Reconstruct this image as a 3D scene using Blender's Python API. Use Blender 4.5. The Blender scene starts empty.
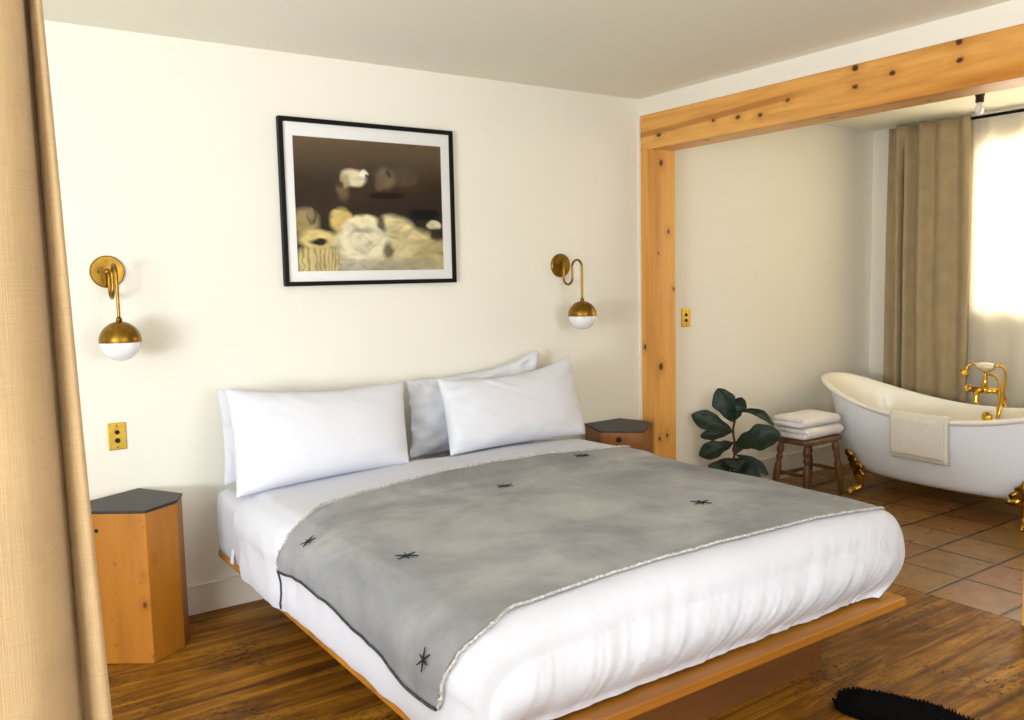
import bpy, bmesh, math, random
import numpy as np
from mathutils import Vector, Matrix, noise as mnoise

# ------------------------------------------------------------------ camera
scene = bpy.context.scene
col = scene.collection
PI = math.pi
cam_data = bpy.data.cameras.new('camera')
cam = bpy.data.objects.new('camera', cam_data)
col.objects.link(cam)
cR = Vector((0.82325751, -0.56725111, -0.02175429))
cU = Vector((0.07182584, 0.06607431, 0.99522622))
cF = Vector((0.56310578, 0.82088998, -0.09513946))
cM = Matrix((cR, cU, -cF)).transposed().to_4x4()
cM.translation = Vector((-3.71104, -3.97764, 1.5))
cam.matrix_world = cM
cam_data.sensor_width = 36.0
cam_data.lens = 858.396 * 36.0 / 1024.0
cam_data.clip_start = 0.05
scene.camera = cam

# ------------------------------------------------------------------ light and exposure
scene.view_settings.view_transform = 'Standard'
scene.view_settings.look = 'None'
scene.view_settings.gamma = 1.0
scene.view_settings.use_curve_mapping = False
scene.view_settings.exposure = 0.33
world = bpy.data.worlds.new('daylight')
scene.world = world
world.use_nodes = True
world.node_tree.nodes['Background'].inputs[0].default_value = (0.93, 0.96, 1.0, 1)
world.node_tree.nodes['Background'].inputs[1].default_value = 0.9


def area(name, loc, target, sx, sy, power, color):
    d = bpy.data.lights.new(name, 'AREA')
    d.shape = 'RECTANGLE'
    d.size = sx
    d.size_y = sy
    d.energy = power
    d.color = color
    o = bpy.data.objects.new(name, d)
    col.objects.link(o)
    o.location = loc
    v = Vector(target) - Vector(loc)
    o.rotation_euler = v.to_track_quat('-Z', 'Y').to_euler()
    return o


area('daylight_front_window', (-1.9, -5.5, 1.55), (-1.9, 0.0, 1.75), 1.5, 1.25, 42, (0.94, 0.97, 1.0))
area('sky_through_left_window', (-6.9, -3.5, 1.9), (-2.0, -2.2, 0.7), 3.4, 1.7, 90, (0.80, 0.90, 1.0))
area('ground_bounce_left_window', (-6.05, -3.5, 1.2), (-3.5, -2.4, 3.2), 2.3, 0.9, 165, (0.90, 0.95, 1.0))
area('daylight_bath_window', (2.95, -1.42, 1.8), (0.0, -1.42, 1.3), 1.3, 1.25, 68, (1.0, 0.86, 0.62))


# ------------------------------------------------------------------ material helpers
def S(*c):
    """sRGB 0-255 to linear rgba"""
    r = []
    for v in c:
        v = v / 255.0
        r.append(v / 12.92 if v <= 0.04045 else ((v + 0.055) / 1.055) ** 2.4)
    return (r[0], r[1], r[2], 1.0)


class NT:
    def __init__(self, name):
        self.m = bpy.data.materials.new(name)
        self.m.use_nodes = True
        self.t = self.m.node_tree
        self.b = self.t.nodes['Principled BSDF']
        self.out = self.t.nodes['Material Output']

    def n(self, kind, **kw):
        x = self.t.nodes.new(kind)
        for k, v in kw.items():
            if k.startswith('i_'):
                key = k[2:]
                key = int(key) if key.isdigit() else key.replace('_', ' ')
                x.inputs[key].default_value = v
            else:
                setattr(x, k, v)
        return x

    def l(self, a, b):
        self.t.links.new(a, b)

    def math(self, op, a, b=None, c=None, clamp=False):
        x = self.t.nodes.new('ShaderNodeMath')
        x.operation = op
        x.use_clamp = clamp
        for i, v in enumerate((a, b, c)):
            if v is None:
                continue
            if isinstance(v, (int, float)):
                x.inputs[i].default_value = v
            else:
                self.l(v, x.inputs[i])
        return x.outputs[0]

    def ramp(self, fac, stops, interp='LINEAR'):
        x = self.t.nodes.new('ShaderNodeValToRGB')
        x.color_ramp.interpolation = interp
        e = x.color_ramp.elements
        while len(e) < len(stops):
            e.new(0.5)
        for i, (p, c) in enumerate(stops):
            e[i].position = p
            e[i].color = c
        self.l(fac, x.inputs[0])
        return x.outputs[0]

    def mix(self, fac, a, b, mode='MIX'):
        x = self.t.nodes.new('ShaderNodeMix')
        x.data_type = 'RGBA'
        x.blend_type = mode
        for s, v in ((x.inputs['Factor'], fac), (x.inputs['A'] if False else x.inputs[6], a), (x.inputs[7], b)):
            if isinstance(v, (int, float)):
                s.default_value = v
            elif isinstance(v, tuple):
                s.default_value = v
            else:
                self.l(v, s)
        return x.outputs[2]

    def coord(self, scale=(1, 1, 1), rot=(0, 0, 0), kind='Object'):
        tc = self.t.nodes.new('ShaderNodeTexCoord')
        mp = self.t.nodes.new('ShaderNodeMapping')
        mp.inputs['Scale'].default_value = scale
        mp.inputs['Rotation'].default_value = rot
        self.l(tc.outputs[kind], mp.inputs[0])
        return mp.outputs[0]

    def noise(self, vec, scale, detail=4, rough=0.5, dist=0.0):
        x = self.n('ShaderNodeTexNoise')
        x.inputs['Scale'].default_value = scale
        x.inputs['Detail'].default_value = detail
        x.inputs['Roughness'].default_value = rough
        x.inputs['Distortion'].default_value = dist
        self.l(vec, x.inputs['Vector'])
        return x.outputs[0]

    def bump(self, h, strength=0.2, dist=0.01):
        x = self.n('ShaderNodeBump')
        x.inputs['Strength'].default_value = strength
        x.inputs['Distance'].default_value = dist
        self.l(h, x.inputs['Height'])
        self.l(x.outputs[0], self.b.inputs['Normal'])

    def set(self, color=None, rough=0.5, metal=0.0, spec=0.5, **kw):
        if color is not None:
            if isinstance(color, tuple):
                self.b.inputs['Base Color'].default_value = color
            else:
                self.l(color, self.b.inputs['Base Color'])
        if isinstance(rough, (int, float)):
            self.b.inputs['Roughness'].default_value = rough
        else:
            self.l(rough, self.b.inputs['Roughness'])
        self.b.inputs['Metallic'].default_value = metal
        self.b.inputs['Specular IOR Level'].default_value = spec
        return self.m


def plain(name, c, rough=0.5, metal=0.0, spec=0.5, nscale=0, namp=0.1, bump=0.0):
    t = NT(name)
    if nscale:
        v = t.coord()
        f = t.noise(v, nscale, 3)
        lo = tuple(x * (1 - namp) for x in c[:3]) + (1,)
        hi = tuple(min(1, x * (1 + namp)) for x in c[:3]) + (1,)
        cc = t.ramp(f, [(0.3, lo), (0.7, hi)])
        if bump:
            t.bump(f, bump, 0.004)
        return t.set(cc, rough, metal, spec)
    return t.set(c, rough, metal, spec)


def wood(name, dark, light, axis, scale=1.0, knots=(), rough=0.45, grain=14.0, speck=0.0, deep=None, streaks=0.35, band=None):
    """axis: 0/1/2 the direction the grain runs; knots: (x,y,z,r) in the object's own coordinates"""
    t = NT(name)
    sc = [grain * scale] * 3
    sc[axis] = 0.9 * scale
    v = t.coord(tuple(sc))
    big = t.noise(v, 0.35, 3, 0.55, 0.6)
    fine = t.noise(v, 2.6, 5, 0.65, 0.3)
    base = t.ramp(big, [(0.30, dark), (0.52, light), (0.72, tuple(min(1, x * 1.12) for x in light[:3]) + (1,))])
    fr = t.ramp(fine, [(0.32, (0.62, 0.55, 0.45, 1)), (0.55, (1, 1, 1, 1))])
    c = t.mix(streaks, base, fr, 'MULTIPLY')
    tc = t.coord()
    if speck:
        sp = t.noise(tc, 26, 2, 0.6)
        sm = t.ramp(sp, [(0.66, (0, 0, 0, 1)), (0.74, (1, 1, 1, 1))])
        c = t.mix(t.math('MULTIPLY', sm, speck), c, deep or (0.05, 0.02, 0.008, 1))
    if knots:
        wob = t.n('ShaderNodeTexNoise')
        wob.inputs['Scale'].default_value = 30
        t.l(tc, wob.inputs['Vector'])
        acc = None
        halo = None
        for kx, ky, kz, r in knots:
            sub = t.n('ShaderNodeVectorMath', operation='SUBTRACT')
            t.l(tc, sub.inputs[0])
            sub.inputs[1].default_value = (kx, ky, kz)
            mul = t.n('ShaderNodeVectorMath', operation='MULTIPLY')
            t.l(sub.outputs[0], mul.inputs[0])
            s3 = [1 / r] * 3
            s3[axis] = 0.72 / r
            mul.inputs[1].default_value = s3
            ln = t.n('ShaderNodeVectorMath', operation='LENGTH')
            t.l(mul.outputs[0], ln.inputs[0])
            d = t.math('ADD', ln.outputs['Value'], t.math('MULTIPLY', t.math('SUBTRACT', wob.outputs[0], 0.5), 0.9))
            acc = d if acc is None else t.math('MINIMUM', acc, d)
        m1 = t.ramp(t.math('MULTIPLY', acc, 0.25), [(0.12, (1, 1, 1, 1)), (0.26, (0, 0, 0, 1))])
        m2 = t.ramp(t.math('MULTIPLY', acc, 0.25), [(0.26, (1, 1, 1, 1)), (0.8, (0, 0, 0, 1))])
        c = t.mix(t.math('MULTIPLY', m2, 0.35), c, tuple(x * 0.8 for x in dark[:3]) + (1,))
        c = t.mix(m1, c, deep or S(74, 34, 12))
    if band:
        z0, kk, wd, yend = band
        sx = t.n('ShaderNodeSeparateXYZ')
        t.l(tc, sx.inputs[0])
        cz = t.math('MULTIPLY_ADD', sx.outputs[1], kk, z0)
        wig = t.math('MULTIPLY', t.math('SUBTRACT', big, 0.5), 0.05)
        dd = t.math('DIVIDE', t.math('ABSOLUTE', t.math('ADD', t.math('SUBTRACT', sx.outputs[2], cz), wig)), wd)
        mm = t.ramp(dd, [(0.45, (1, 1, 1, 1)), (0.95, (0, 0, 0, 1))])
        yy = t.ramp(t.math('DIVIDE', sx.outputs[1], yend), [(0.75, (1, 1, 1, 1)), (1.0, (0, 0, 0, 1))])
        c = t.mix(t.math('MULTIPLY', t.math('MULTIPLY', mm, yy), 0.6), c, S(150, 82, 18))
    t.bump(fine, 0.06, 0.004)
    return t.set(c, rough)


def fabric(name, c, var=0.08, weave=420.0, rough=0.9, big=3.0, bump=0.25, sheen=0.0, streak=0.0):
    t = NT(name)
    v = t.coord()
    f = t.noise(v, big, 4, 0.6)
    lo = tuple(x * (1 - var) for x in c[:3]) + (1,)
    hi = tuple(min(1.0, x * (1 + var)) for x in c[:3]) + (1,)
    cc = t.ramp(f, [(0.35, lo), (0.65, hi)])
    if streak:
        va = t.coord((weave, weave, 14))
        vb = t.coord((14, 14, weave))
        s = t.math('ADD', t.noise(va, 1.0, 2), t.noise(vb, 1.0, 2))
        sr = t.ramp(t.math('MULTIPLY', s, 0.5), [(0.35, (0.72, 0.68, 0.6, 1)), (0.62, (1, 1, 1, 1))])
        cc = t.mix(streak, cc, sr, 'MULTIPLY')
        t.bump(s, bump, 0.002)
    else:
        w = t.noise(v, weave, 2)
        t.bump(w, bump, 0.0015)
    m = t.set(cc, rough, 0, 0.15)
    t.b.inputs['Sheen Weight'].default_value = sheen
    return m


# ------------------------------------------------------------------ materials
M = {}
M['wall'] = plain('wall_paint', S(236, 232, 219), 0.7, spec=0.2, nscale=1.2, namp=0.015)
M['ceiling'] = plain('ceiling_paint', S(240, 238, 224), 0.8, spec=0.1, nscale=0.9, namp=0.02)
M['trimwhite'] = plain('white_trim_paint', S(236, 228, 214), 0.5, nscale=3, namp=0.02)
M['sheet'] = fabric('white_cotton', (0.67, 0.68, 0.745, 1), 0.012, 500, 0.85, 4, 0.15)
M['pillow'] = fabric('white_pillow_cotton', (0.71, 0.715, 0.77, 1), 0.012, 500, 0.85, 6, 0.12)
M['fringe'] = fabric('pale_frayed_thread', S(190, 187, 182), 0.35, 90, 0.95, 90, 0.6)
M['thread'] = plain('black_thread', S(22, 24, 26), 0.9, nscale=200, namp=0.3)
M['hem'] = plain('dark_hem_stitch', S(62, 64, 66), 0.9, nscale=60, namp=0.5)
M['linen'] = fabric('beige_linen', S(186, 158, 119), 0.05, 620, 0.95, 9, 0.35, 0.1, 0.35)
M['linen_bath'] = fabric('taupe_linen', S(170, 152, 118), 0.07, 500, 0.95, 9, 0.35, 0.1, 0.3)
M['towel'] = fabric('white_terry', S(232, 228, 226), 0.04, 260, 1.0, 30, 0.7, 0.3)
M['towel_ivory'] = fabric('ivory_terry', S(226, 220, 205), 0.04, 260, 1.0, 30, 0.7, 0.3)
M['brass_old'] = plain('antique_brass', S(140, 106, 40), 0.33, 1.0, nscale=30, namp=0.25)
M['brass_plate'] = plain('brushed_brass', S(206, 172, 74), 0.38, 1.0, nscale=40, namp=0.12)
M['gold'] = plain('polished_brass', S(226, 180, 72), 0.16, 1.0, nscale=12, namp=0.1)
M['gold_dark'] = plain('dark_cast_brass', S(176, 138, 56), 0.24, 1.0, nscale=60, namp=0.5, bump=0.6)
M['opal'] = plain('opal_glass', (0.86, 0.86, 0.86, 1), 0.12, nscale=3, namp=0.01)
M['black'] = plain('black_paint', S(9, 9, 9), 0.5, spec=0.2, nscale=20, namp=0.2)
M['blacktop'] = plain('charcoal_top', S(38, 34, 35), 0.5, nscale=45, namp=0.25, bump=0.15)
M['hole'] = plain('dark_hole', S(20, 12, 7), 0.8, nscale=20, namp=0.2)
M['mat'] = plain('white_mat_board', S(240, 238, 234), 0.8, nscale=20, namp=0.01)
M['enamel_out'] = plain('white_enamel_paint', S(234, 236, 240), 0.28, nscale=3, namp=0.012)
M['enamel'] = plain('white_porcelain', S(244, 240, 228), 0.10, nscale=3, namp=0.01)
M['porcelain'] = plain('ivory_porcelain', S(240, 232, 210), 0.15, nscale=9, namp=0.02)
M['rubber'] = plain('dark_rubber', S(20, 20, 20), 0.7, nscale=20, namp=0.2)
M['stem'] = plain('brown_stem', S(70, 52, 34), 0.8, nscale=40, namp=0.3)
M['terracotta'] = plain('dark_clay', S(92, 66, 50), 0.8, nscale=16, namp=0.15)
M['soil'] = plain('potting_soil', S(36, 26, 19), 1.0, nscale=60, namp=0.5, bump=1.0)
M['rug'] = plain('black_wool', S(10, 9, 10), 1.0, spec=0.05, nscale=80, namp=0.5)
M['stool'] = wood('dark_turned_wood', S(64, 40, 18), S(112, 74, 36), 2, 1.5, rough=0.35, grain=20)
M['stool_seat'] = wood('dark_seat_wood', S(64, 42, 24), S(112, 76, 44), 0, 1.5, rough=0.35, grain=20)
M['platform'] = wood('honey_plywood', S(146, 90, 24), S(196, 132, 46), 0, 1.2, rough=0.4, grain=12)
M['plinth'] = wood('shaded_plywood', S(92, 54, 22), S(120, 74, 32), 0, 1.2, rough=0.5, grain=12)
M['slab_edge'] = M['platform']


def leaf_mat():
    t = NT('dark_fig_leaf')
    v = t.coord()
    f = t.noise(v, 22, 4, 0.6, 0.6)
    c = t.ramp(f, [(0.3, S(12, 28, 18)), (0.6, S(22, 46, 28)), (0.85, S(50, 78, 44))])
    t.bump(f, 0.3, 0.004)
    return t.set(c, 0.45, 0, 0.35)


M['leaf'] = leaf_mat()


def wood_floor():
    t = NT('worn_plank_floor')
    v = t.coord((1.1, 16, 1))
    g = t.noise(v, 1.1, 6, 0.68, 0.9)
    v2 = t.coord((1.0, 2.6, 1))
    blotch = t.noise(v2, 2.3, 6, 0.66, 0.8)
    c = t.ramp(g, [(0.28, S(66, 38, 8)), (0.46, S(124, 78, 18)), (0.62, S(170, 116, 32)), (0.8, S(206, 150, 56))])
    bm = t.ramp(blotch, [(0.36, (0.42, 0.34, 0.26, 1)), (0.52, (1, 1, 1, 1))])
    c = t.mix(0.6, c, bm, 'MULTIPLY')
    v3 = t.coord((7, 13, 1))
    sp = t.noise(v3, 4.0, 5, 0.7, 0.5)
    v4 = t.coord()
    where = t.noise(v4, 2.1, 3, 0.5)
    sm = t.math('MULTIPLY', t.ramp(sp, [(0.53, (0, 0, 0, 1)), (0.58, (1, 1, 1, 1))]),
                t.ramp(where, [(0.46, (0, 0, 0, 1)), (0.58, (1, 1, 1, 1))]))
    c = t.mix(t.math('MULTIPLY', sm, 0.85), c, S(36, 22, 12))
    # board joints across y
    sx = t.n('ShaderNodeSeparateXYZ')
    t.l(v4, sx.inputs[0])
    fr = t.math('FRACT', t.math('MULTIPLY', t.math('ADD', sx.outputs[1], 10.05), 1 / 0.61))
    jm = t.math('LESS_THAN', fr, 0.006)
    c = t.mix(t.math('MULTIPLY', jm, 0.7), c, S(36, 20, 8))
    t.bump(g, 0.12, 0.004)
    rr = t.ramp(blotch, [(0.3, (0.6, 0.6, 0.6, 1)), (0.7, (0.42, 0.42, 0.42, 1))])
    return t.set(c, rr, 0, 0.22)


M['floor_wood'] = wood_floor()


def tile_floor():
    t = NT('terracotta_tile_floor')
    tc = t.n('ShaderNodeTexCoord')
    s = 0.3305
    add = t.n('ShaderNodeVectorMath', operation='ADD')
    t.l(tc.outputs['Object'], add.inputs[0])
    add.inputs[1].default_value = (-0.0339 + 20 * s, 1.8685 + 20 * s, 0)
    sc = t.n('ShaderNodeVectorMath', operation='SCALE')
    t.l(add.outputs[0], sc.inputs[0])
    sc.inputs['Scale'].default_value = 1 / s
    fl = t.n('ShaderNodeVectorMath', operation='FLOOR')
    t.l(sc.outputs[0], fl.inputs[0])
    sep0 = t.n('ShaderNodeSeparateXYZ')
    t.l(fl.outputs[0], sep0.inputs[0])
    cmb = t.n('ShaderNodeCombineXYZ')
    t.l(sep0.outputs[0], cmb.inputs[0])
    t.l(sep0.outputs[1], cmb.inputs[1])
    wn = t.n('ShaderNodeTexWhiteNoise', noise_dimensions='3D')
    t.l(cmb.outputs[0], wn.inputs['Vector'])
    c = t.ramp(wn.outputs['Value'], [(0.0, S(152, 106, 62)), (0.25, S(166, 120, 72)), (0.45, S(162, 128, 66)),
                                     (0.65, S(138, 92, 56)), (0.85, S(166, 134, 70)), (1.0, S(130, 88, 52))])
    v = t.coord()
    f = t.noise(v, 9, 5, 0.65, 0.4)
    c = t.mix(0.55, c, t.ramp(f, [(0.3, (0.62, 0.54, 0.46, 1)), (0.65, (1.05, 1.0, 0.95, 1))]), 'MULTIPLY')
    fr = t.n('ShaderNodeVectorMath', operation='FRACTION')
    t.l(sc.outputs[0], fr.inputs[0])
    sep = t.n('ShaderNodeSeparateXYZ')
    t.l(fr.outputs[0], sep.inputs[0])
    wob = t.math('MULTIPLY', t.math('SUBTRACT', t.noise(v, 7, 2), 0.5), 0.03)

    def edge(x):
        a = t.math('ABSOLUTE', t.math('SUBTRACT', t.math('ADD', x, wob), 0.5))
        return a
    e = t.math('MAXIMUM', edge(sep.outputs[0]), edge(sep.outputs[1]))
    g = t.ramp(e, [(0.474, (0, 0, 0, 1)), (0.486, (1, 1, 1, 1))])
    c = t.mix(g, c, S(48, 34, 24))
    t.bump(t.math('SUBTRACT', t.math('MULTIPLY', f, 0.25), g), 0.5, 0.006)
    return t.set(c, t.ramp(f, [(0.3, (0.4,) * 3 + (1,)), (0.7, (0.25,) * 3 + (1,))]), 0, 0.5)


M['floor_tile'] = tile_floor()


def blanket_mat():
    t = NT('grey_washed_cotton')
    v = t.coord()
    a = t.noise(v, 2.1, 6, 0.62, 0.5)
    b = t.noise(v, 9.0, 5, 0.65, 0.3)
    c = t.ramp(a, [(0.28, S(131, 132, 136)), (0.5, S(158, 159, 161)), (0.72, S(184, 184, 183))])
    c = t.mix(0.35, c, t.ramp(b, [(0.3, (0.72, 0.72, 0.73, 1)), (0.65, (1.05, 1.04, 1.02, 1))]), 'MULTIPLY')
    w = t.noise(v, 420, 2)
    t.bump(t.math('ADD', t.math('MULTIPLY', w, 0.3), b), 0.18, 0.004)
    return t.set(c, 0.95, 0, 0.1)


M['blanket'] = blanket_mat()


def sheer_mat():
    t = NT('white_sheer')
    v = t.coord((240, 240, 240))
    f = t.noise(v, 1, 2)
    di = t.n('ShaderNodeBsdfDiffuse')
    di.inputs[0].default_value = S(238, 234, 224)
    tr = t.n('ShaderNodeBsdfTranslucent')
    tr.inputs[0].default_value = S(245, 240, 228)
    tp = t.n('ShaderNodeBsdfTransparent')
    m1 = t.n('ShaderNodeMixShader')
    m1.inputs[0].default_value = 0.55
    t.l(di.outputs[0], m1.inputs[1])
    t.l(tr.outputs[0], m1.inputs[2])
    m2 = t.n('ShaderNodeMixShader')
    t.l(t.math('MULTIPLY', f, 0.22), m2.inputs[0])
    t.l(m1.outputs[0], m2.inputs[1])
    t.l(tp.outputs[0], m2.inputs[2])
    t.l(m2.outputs[0], t.out.inputs[0])
    t.t.nodes.remove(t.b)
    return t.m


M['sheer'] = sheer_mat()


def glass_mat():
    t = NT('clear_glass')
    gl = t.n('ShaderNodeBsdfGlossy')
    gl.inputs['Roughness'].default_value = 0.02
    tp = t.n('ShaderNodeBsdfTransparent')
    fr = t.n('ShaderNodeFresnel')
    fr.inputs[0].default_value = 1.18
    m = t.n('ShaderNodeMixShader')
    t.l(fr.outputs[0], m.inputs[0])
    t.l(tp.outputs[0], m.inputs[1])
    t.l(gl.outputs[0], m.inputs[2])
    t.l(m.outputs[0], t.out.inputs[0])
    t.t.nodes.remove(t.b)
    return t.m


M['glass'] = glass_mat()


def art_mat():
    t = NT('painted_print')
    a = t.n('ShaderNodeVertexColor', layer_name='paint')
    v = t.coord()
    f = t.noise(v, 60, 4, 0.6)
    c = t.mix(0.14, a.outputs[0], t.ramp(f, [(0.3, (0.7, 0.68, 0.64, 1)), (0.7, (1.1, 1.08, 1.04, 1))]), 'MULTIPLY')
    return t.set(c, 0.6, 0, 0.2)


M['art'] = art_mat()

# ------------------------------------------------------------------ mesh helpers


def finish(name, bm, mat, parent=None, smooth=False, bevel=0.0, sub=0, solid=0.0, segs=2):
    bmesh.ops.recalc_face_normals(bm, faces=bm.faces)
    if parent is not None:
        w = parent
        off = Vector((0, 0, 0))
        while w is not None:
            off += w.location
            w = w.parent
        bmesh.ops.translate(bm, verts=bm.verts, vec=-off)
    me = bpy.data.meshes.new(name)
    bm.to_mesh(me)
    bm.free()
    me.materials.append(mat)
    if smooth:
        for p in me.polygons:
            p.use_smooth = True
    o = bpy.data.objects.new(name, me)
    col.objects.link(o)
    if parent is not None:
        o.parent = parent
    if solid:
        md = o.modifiers.new('solid', 'SOLIDIFY')
        md.thickness = solid
        md.offset = 0
    if bevel:
        md = o.modifiers.new('bevel', 'BEVEL')
        md.width = bevel
        md.segments = segs
        md.limit_method = 'ANGLE'
        md.angle_limit = math.radians(40)
    if sub:
        md = o.modifiers.new('sub', 'SUBSURF')
        md.levels = sub
        md.render_levels = sub
    return o


def tag(o, label=None, cat=None, group=None, kind=None):
    if label:
        o['label'] = label
    if cat:
        o['category'] = cat
    if group:
        o['group'] = group
    if kind:
        o['kind'] = kind
    return o


def empty(name, loc, label, cat, group=None):
    o = bpy.data.objects.new(name, None)
    o.empty_display_size = 0.1
    col.objects.link(o)
    o.location = loc
    return tag(o, label, cat, group)


def box(bm, a, b):
    x0, y0, z0 = a
    x1, y1, z1 = b
    vs = [bm.verts.new(p) for p in ((x0, y0, z0), (x1, y0, z0), (x1, y1, z0), (x0, y1, z0),
                                    (x0, y0, z1), (x1, y0, z1), (x1, y1, z1), (x0, y1, z1))]
    for f in ((0, 3, 2, 1), (4, 5, 6, 7), (0, 1, 5, 4), (1, 2, 6, 5), (2, 3, 7, 6), (3, 0, 4, 7)):
        bm.faces.new([vs[i] for i in f])
    return vs


def bx(*ab):
    bm = bmesh.new()
    for i in range(0, len(ab), 2):
        box(bm, ab[i], ab[i + 1])
    return bm


def prism(bm, pts, z0, z1):
    lo = [bm.verts.new((x, y, z0)) for x, y in pts]
    hi = [bm.verts.new((x, y, z1)) for x, y in pts]
    n = len(pts)
    for i in range(n):
        bm.faces.new((lo[i], lo[(i + 1) % n], hi[(i + 1) % n], hi[i]))
    bm.faces.new(lo[::-1])
    bm.faces.new(hi)


def tube(bm, pts, rad, n=10, caps=True):
    pts = [Vector(p) for p in pts]
    rs = rad if isinstance(rad, (list, tuple)) else [rad] * len(pts)
    rings = []
    prev = None
    for i, p in enumerate(pts):
        d = (pts[min(i + 1, len(pts) - 1)] - pts[max(i - 1, 0)]).normalized()
        if prev is None:
            a = d.orthogonal().normalized()
        else:
            a = (prev - d * prev.dot(d))
            a = a.normalized() if a.length > 1e-6 else d.orthogonal().normalized()
        prev = a
        b = d.cross(a)
        rings.append([bm.verts.new(p + (a * math.cos(2 * PI * k / n) + b * math.sin(2 * PI * k / n)) * rs[i]) for k in range(n)])
    for i in range(len(rings) - 1):
        for k in range(n):
            bm.faces.new((rings[i][k], rings[i][(k + 1) % n], rings[i + 1][(k + 1) % n], rings[i + 1][k]))
    if caps:
        bm.faces.new(rings[0][::-1])
        bm.faces.new(rings[-1])


def lathe(bm, prof, origin, axis=(0, 0, 1), n=24, sy=1.0):
    """prof: (radius, height) pairs along axis from origin"""
    o = Vector(origin)
    ax = Vector(axis).normalized()
    a = ax.orthogonal().normalized() if abs(ax.z) < 0.999 else Vector((1, 0, 0))
    b = ax.cross(a)
    rings = []
    for r, h in prof:
        if r < 1e-5:
            rings.append([bm.verts.new(o + ax * h)])
        else:
            rings.append([bm.verts.new(o + ax * h + (a * math.cos(2 * PI * k / n) + b * sy * math.sin(2 * PI * k / n)) * r) for k in range(n)])
    for i in range(len(rings) - 1):
        A, B = rings[i], rings[i + 1]
        for k in range(n):
            k2 = (k + 1) % n
            if len(A) == 1 and len(B) == 1:
                continue
            if len(A) == 1:
                bm.faces.new((A[0], B[k2], B[k]))
            elif len(B) == 1:
                bm.faces.new((A[k], A[k2], B[0]))
            else:
                bm.faces.new((A[k], A[k2], B[k2], B[k]))
    if len(rings[0]) > 1:
        bm.faces.new(rings[0][::-1])
    if len(rings[-1]) > 1:
        bm.faces.new(rings[-1])


def grid(bm, P, loop_u=False):
    """P[i][j] points -> quad grid"""
    V = [[bm.verts.new(p) for p in row] for row in P]
    for i in range(len(V) - 1):
        m = len(V[i])
        for j in range(m if loop_u else m - 1):
            bm.faces.new((V[i][j], V[i][(j + 1) % m], V[i + 1][(j + 1) % m], V[i + 1][j]))
    return V


def smoothpath(pts, k=6):
    """Catmull-Rom through pts"""
    pts = [Vector(p) for p in pts]
    out = []
    for i in range(len(pts) - 1):
        p0 = pts[max(i - 1, 0)]
        p1, p2 = pts[i], pts[i + 1]
        p3 = pts[min(i + 2, len(pts) - 1)]
        for j in range(k):
            t = j / k
            out.append(0.5 * ((2 * p1) + (p2 - p0) * t + (2 * p0 - 5 * p1 + 4 * p2 - p3) * t * t + (3 * p1 - p0 - 3 * p2 + p3) * t ** 3))
    out.append(pts[-1])
    return out


def nz(x, y, z=0.0):
    return mnoise.noise(Vector((x, y, z)))


def sstep(a, b, x):
    t = max(0.0, min(1.0, (x - a) / (b - a)))
    return t * t * (3 - 2 * t)


# ------------------------------------------------------------------ the room
H = 2.5693
XW = 2.4527
ZB, ZT, WB = 2.259, 2.468, 0.1912
XL = -5.6


def struct(name, bm, mat, **kw):
    o = finish(name, bm, mat, **kw)
    o['kind'] = 'structure'
    return o


struct('floor', bx((XL - 0.1, -5.2, -0.12), (0.0339, 0.0, 0.0)), M['floor_wood'])
struct('floor_bath', bx((0.0339, -5.2, -0.12), (XW + 0.15, 0.0, 0.0)), M['floor_tile'])
struct('wall_back', bx((XL - 0.1, 0.0, -0.12), (XW + 0.15, 0.15, H + 0.12)), M['wall'])
struct('ceiling', bx((XL - 0.1, -5.2, H), (XW + 0.15, 0.0, H + 0.12)), M['ceiling'])
struct('wall_left', bx((XL - 0.1, -5.2, 0.0), (XL, -4.7, H), (XL - 0.1, -2.2, 0.0), (XL, 0.0, H),
                       (XL - 0.1, -4.7, 0.0), (XL, -2.2, 0.85), (XL - 0.1, -4.7, 2.4), (XL, -2.2, H)), M['wall'])
# wall behind the camera with its window opening
struct('wall_front', bx((XL - 0.1, -5.35, 0), (-2.7, -5.2, H), (-1.1, -5.35, 0), (XW + 0.15, -5.2, H),
                        (-2.7, -5.35, 0), (-1.1, -5.2, 0.9), (-2.7, -5.35, 2.2), (-1.1, -5.2, H)), M['wall'])
# window wall of the bathroom, with an opening
WY0, WY1, WZ0, WZ1 = -2.05, -0.80, 1.19, 2.36
struct('wall_right', bx((XW, -5.2, 0), (XW + 0.15, WY0, H), (XW, WY1, 0), (XW + 0.15, 0.0, H),
                        (XW, WY0, 0), (XW + 0.15, WY1, WZ0), (XW, WY0, WZ1), (XW + 0.15, WY1, H)), M['wall'])
win = empty('window_1', (XW + 0.06, WY0, WZ0), None, None)
win['kind'] = 'structure'
fw = 0.045
finish('window_frame', bx((XW + 0.04, WY0, WZ0), (XW + 0.10, WY0 + fw, WZ1), (XW + 0.04, WY1 - fw, WZ0), (XW + 0.10, WY1, WZ1),
                          (XW + 0.04, WY0 + fw, WZ0), (XW + 0.10, WY1 - fw, WZ0 + fw), (XW + 0.04, WY0 + fw, WZ1 - fw), (XW + 0.10, WY1 - fw, WZ1),
                          (XW + 0.05, WY0 + fw, 1.76), (XW + 0.09, WY1 - fw, 1.79)), M['trimwhite'], win)
finish('window_pane', bx((XW + 0.066, WY0 + fw, WZ0 + fw), (XW + 0.070, WY1 - fw, WZ1 - fw)), M['glass'], win)
struct('wall_header', bx((0.0, -5.2, ZT), (WB, 0.0, H)), M['trimwhite'])

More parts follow.
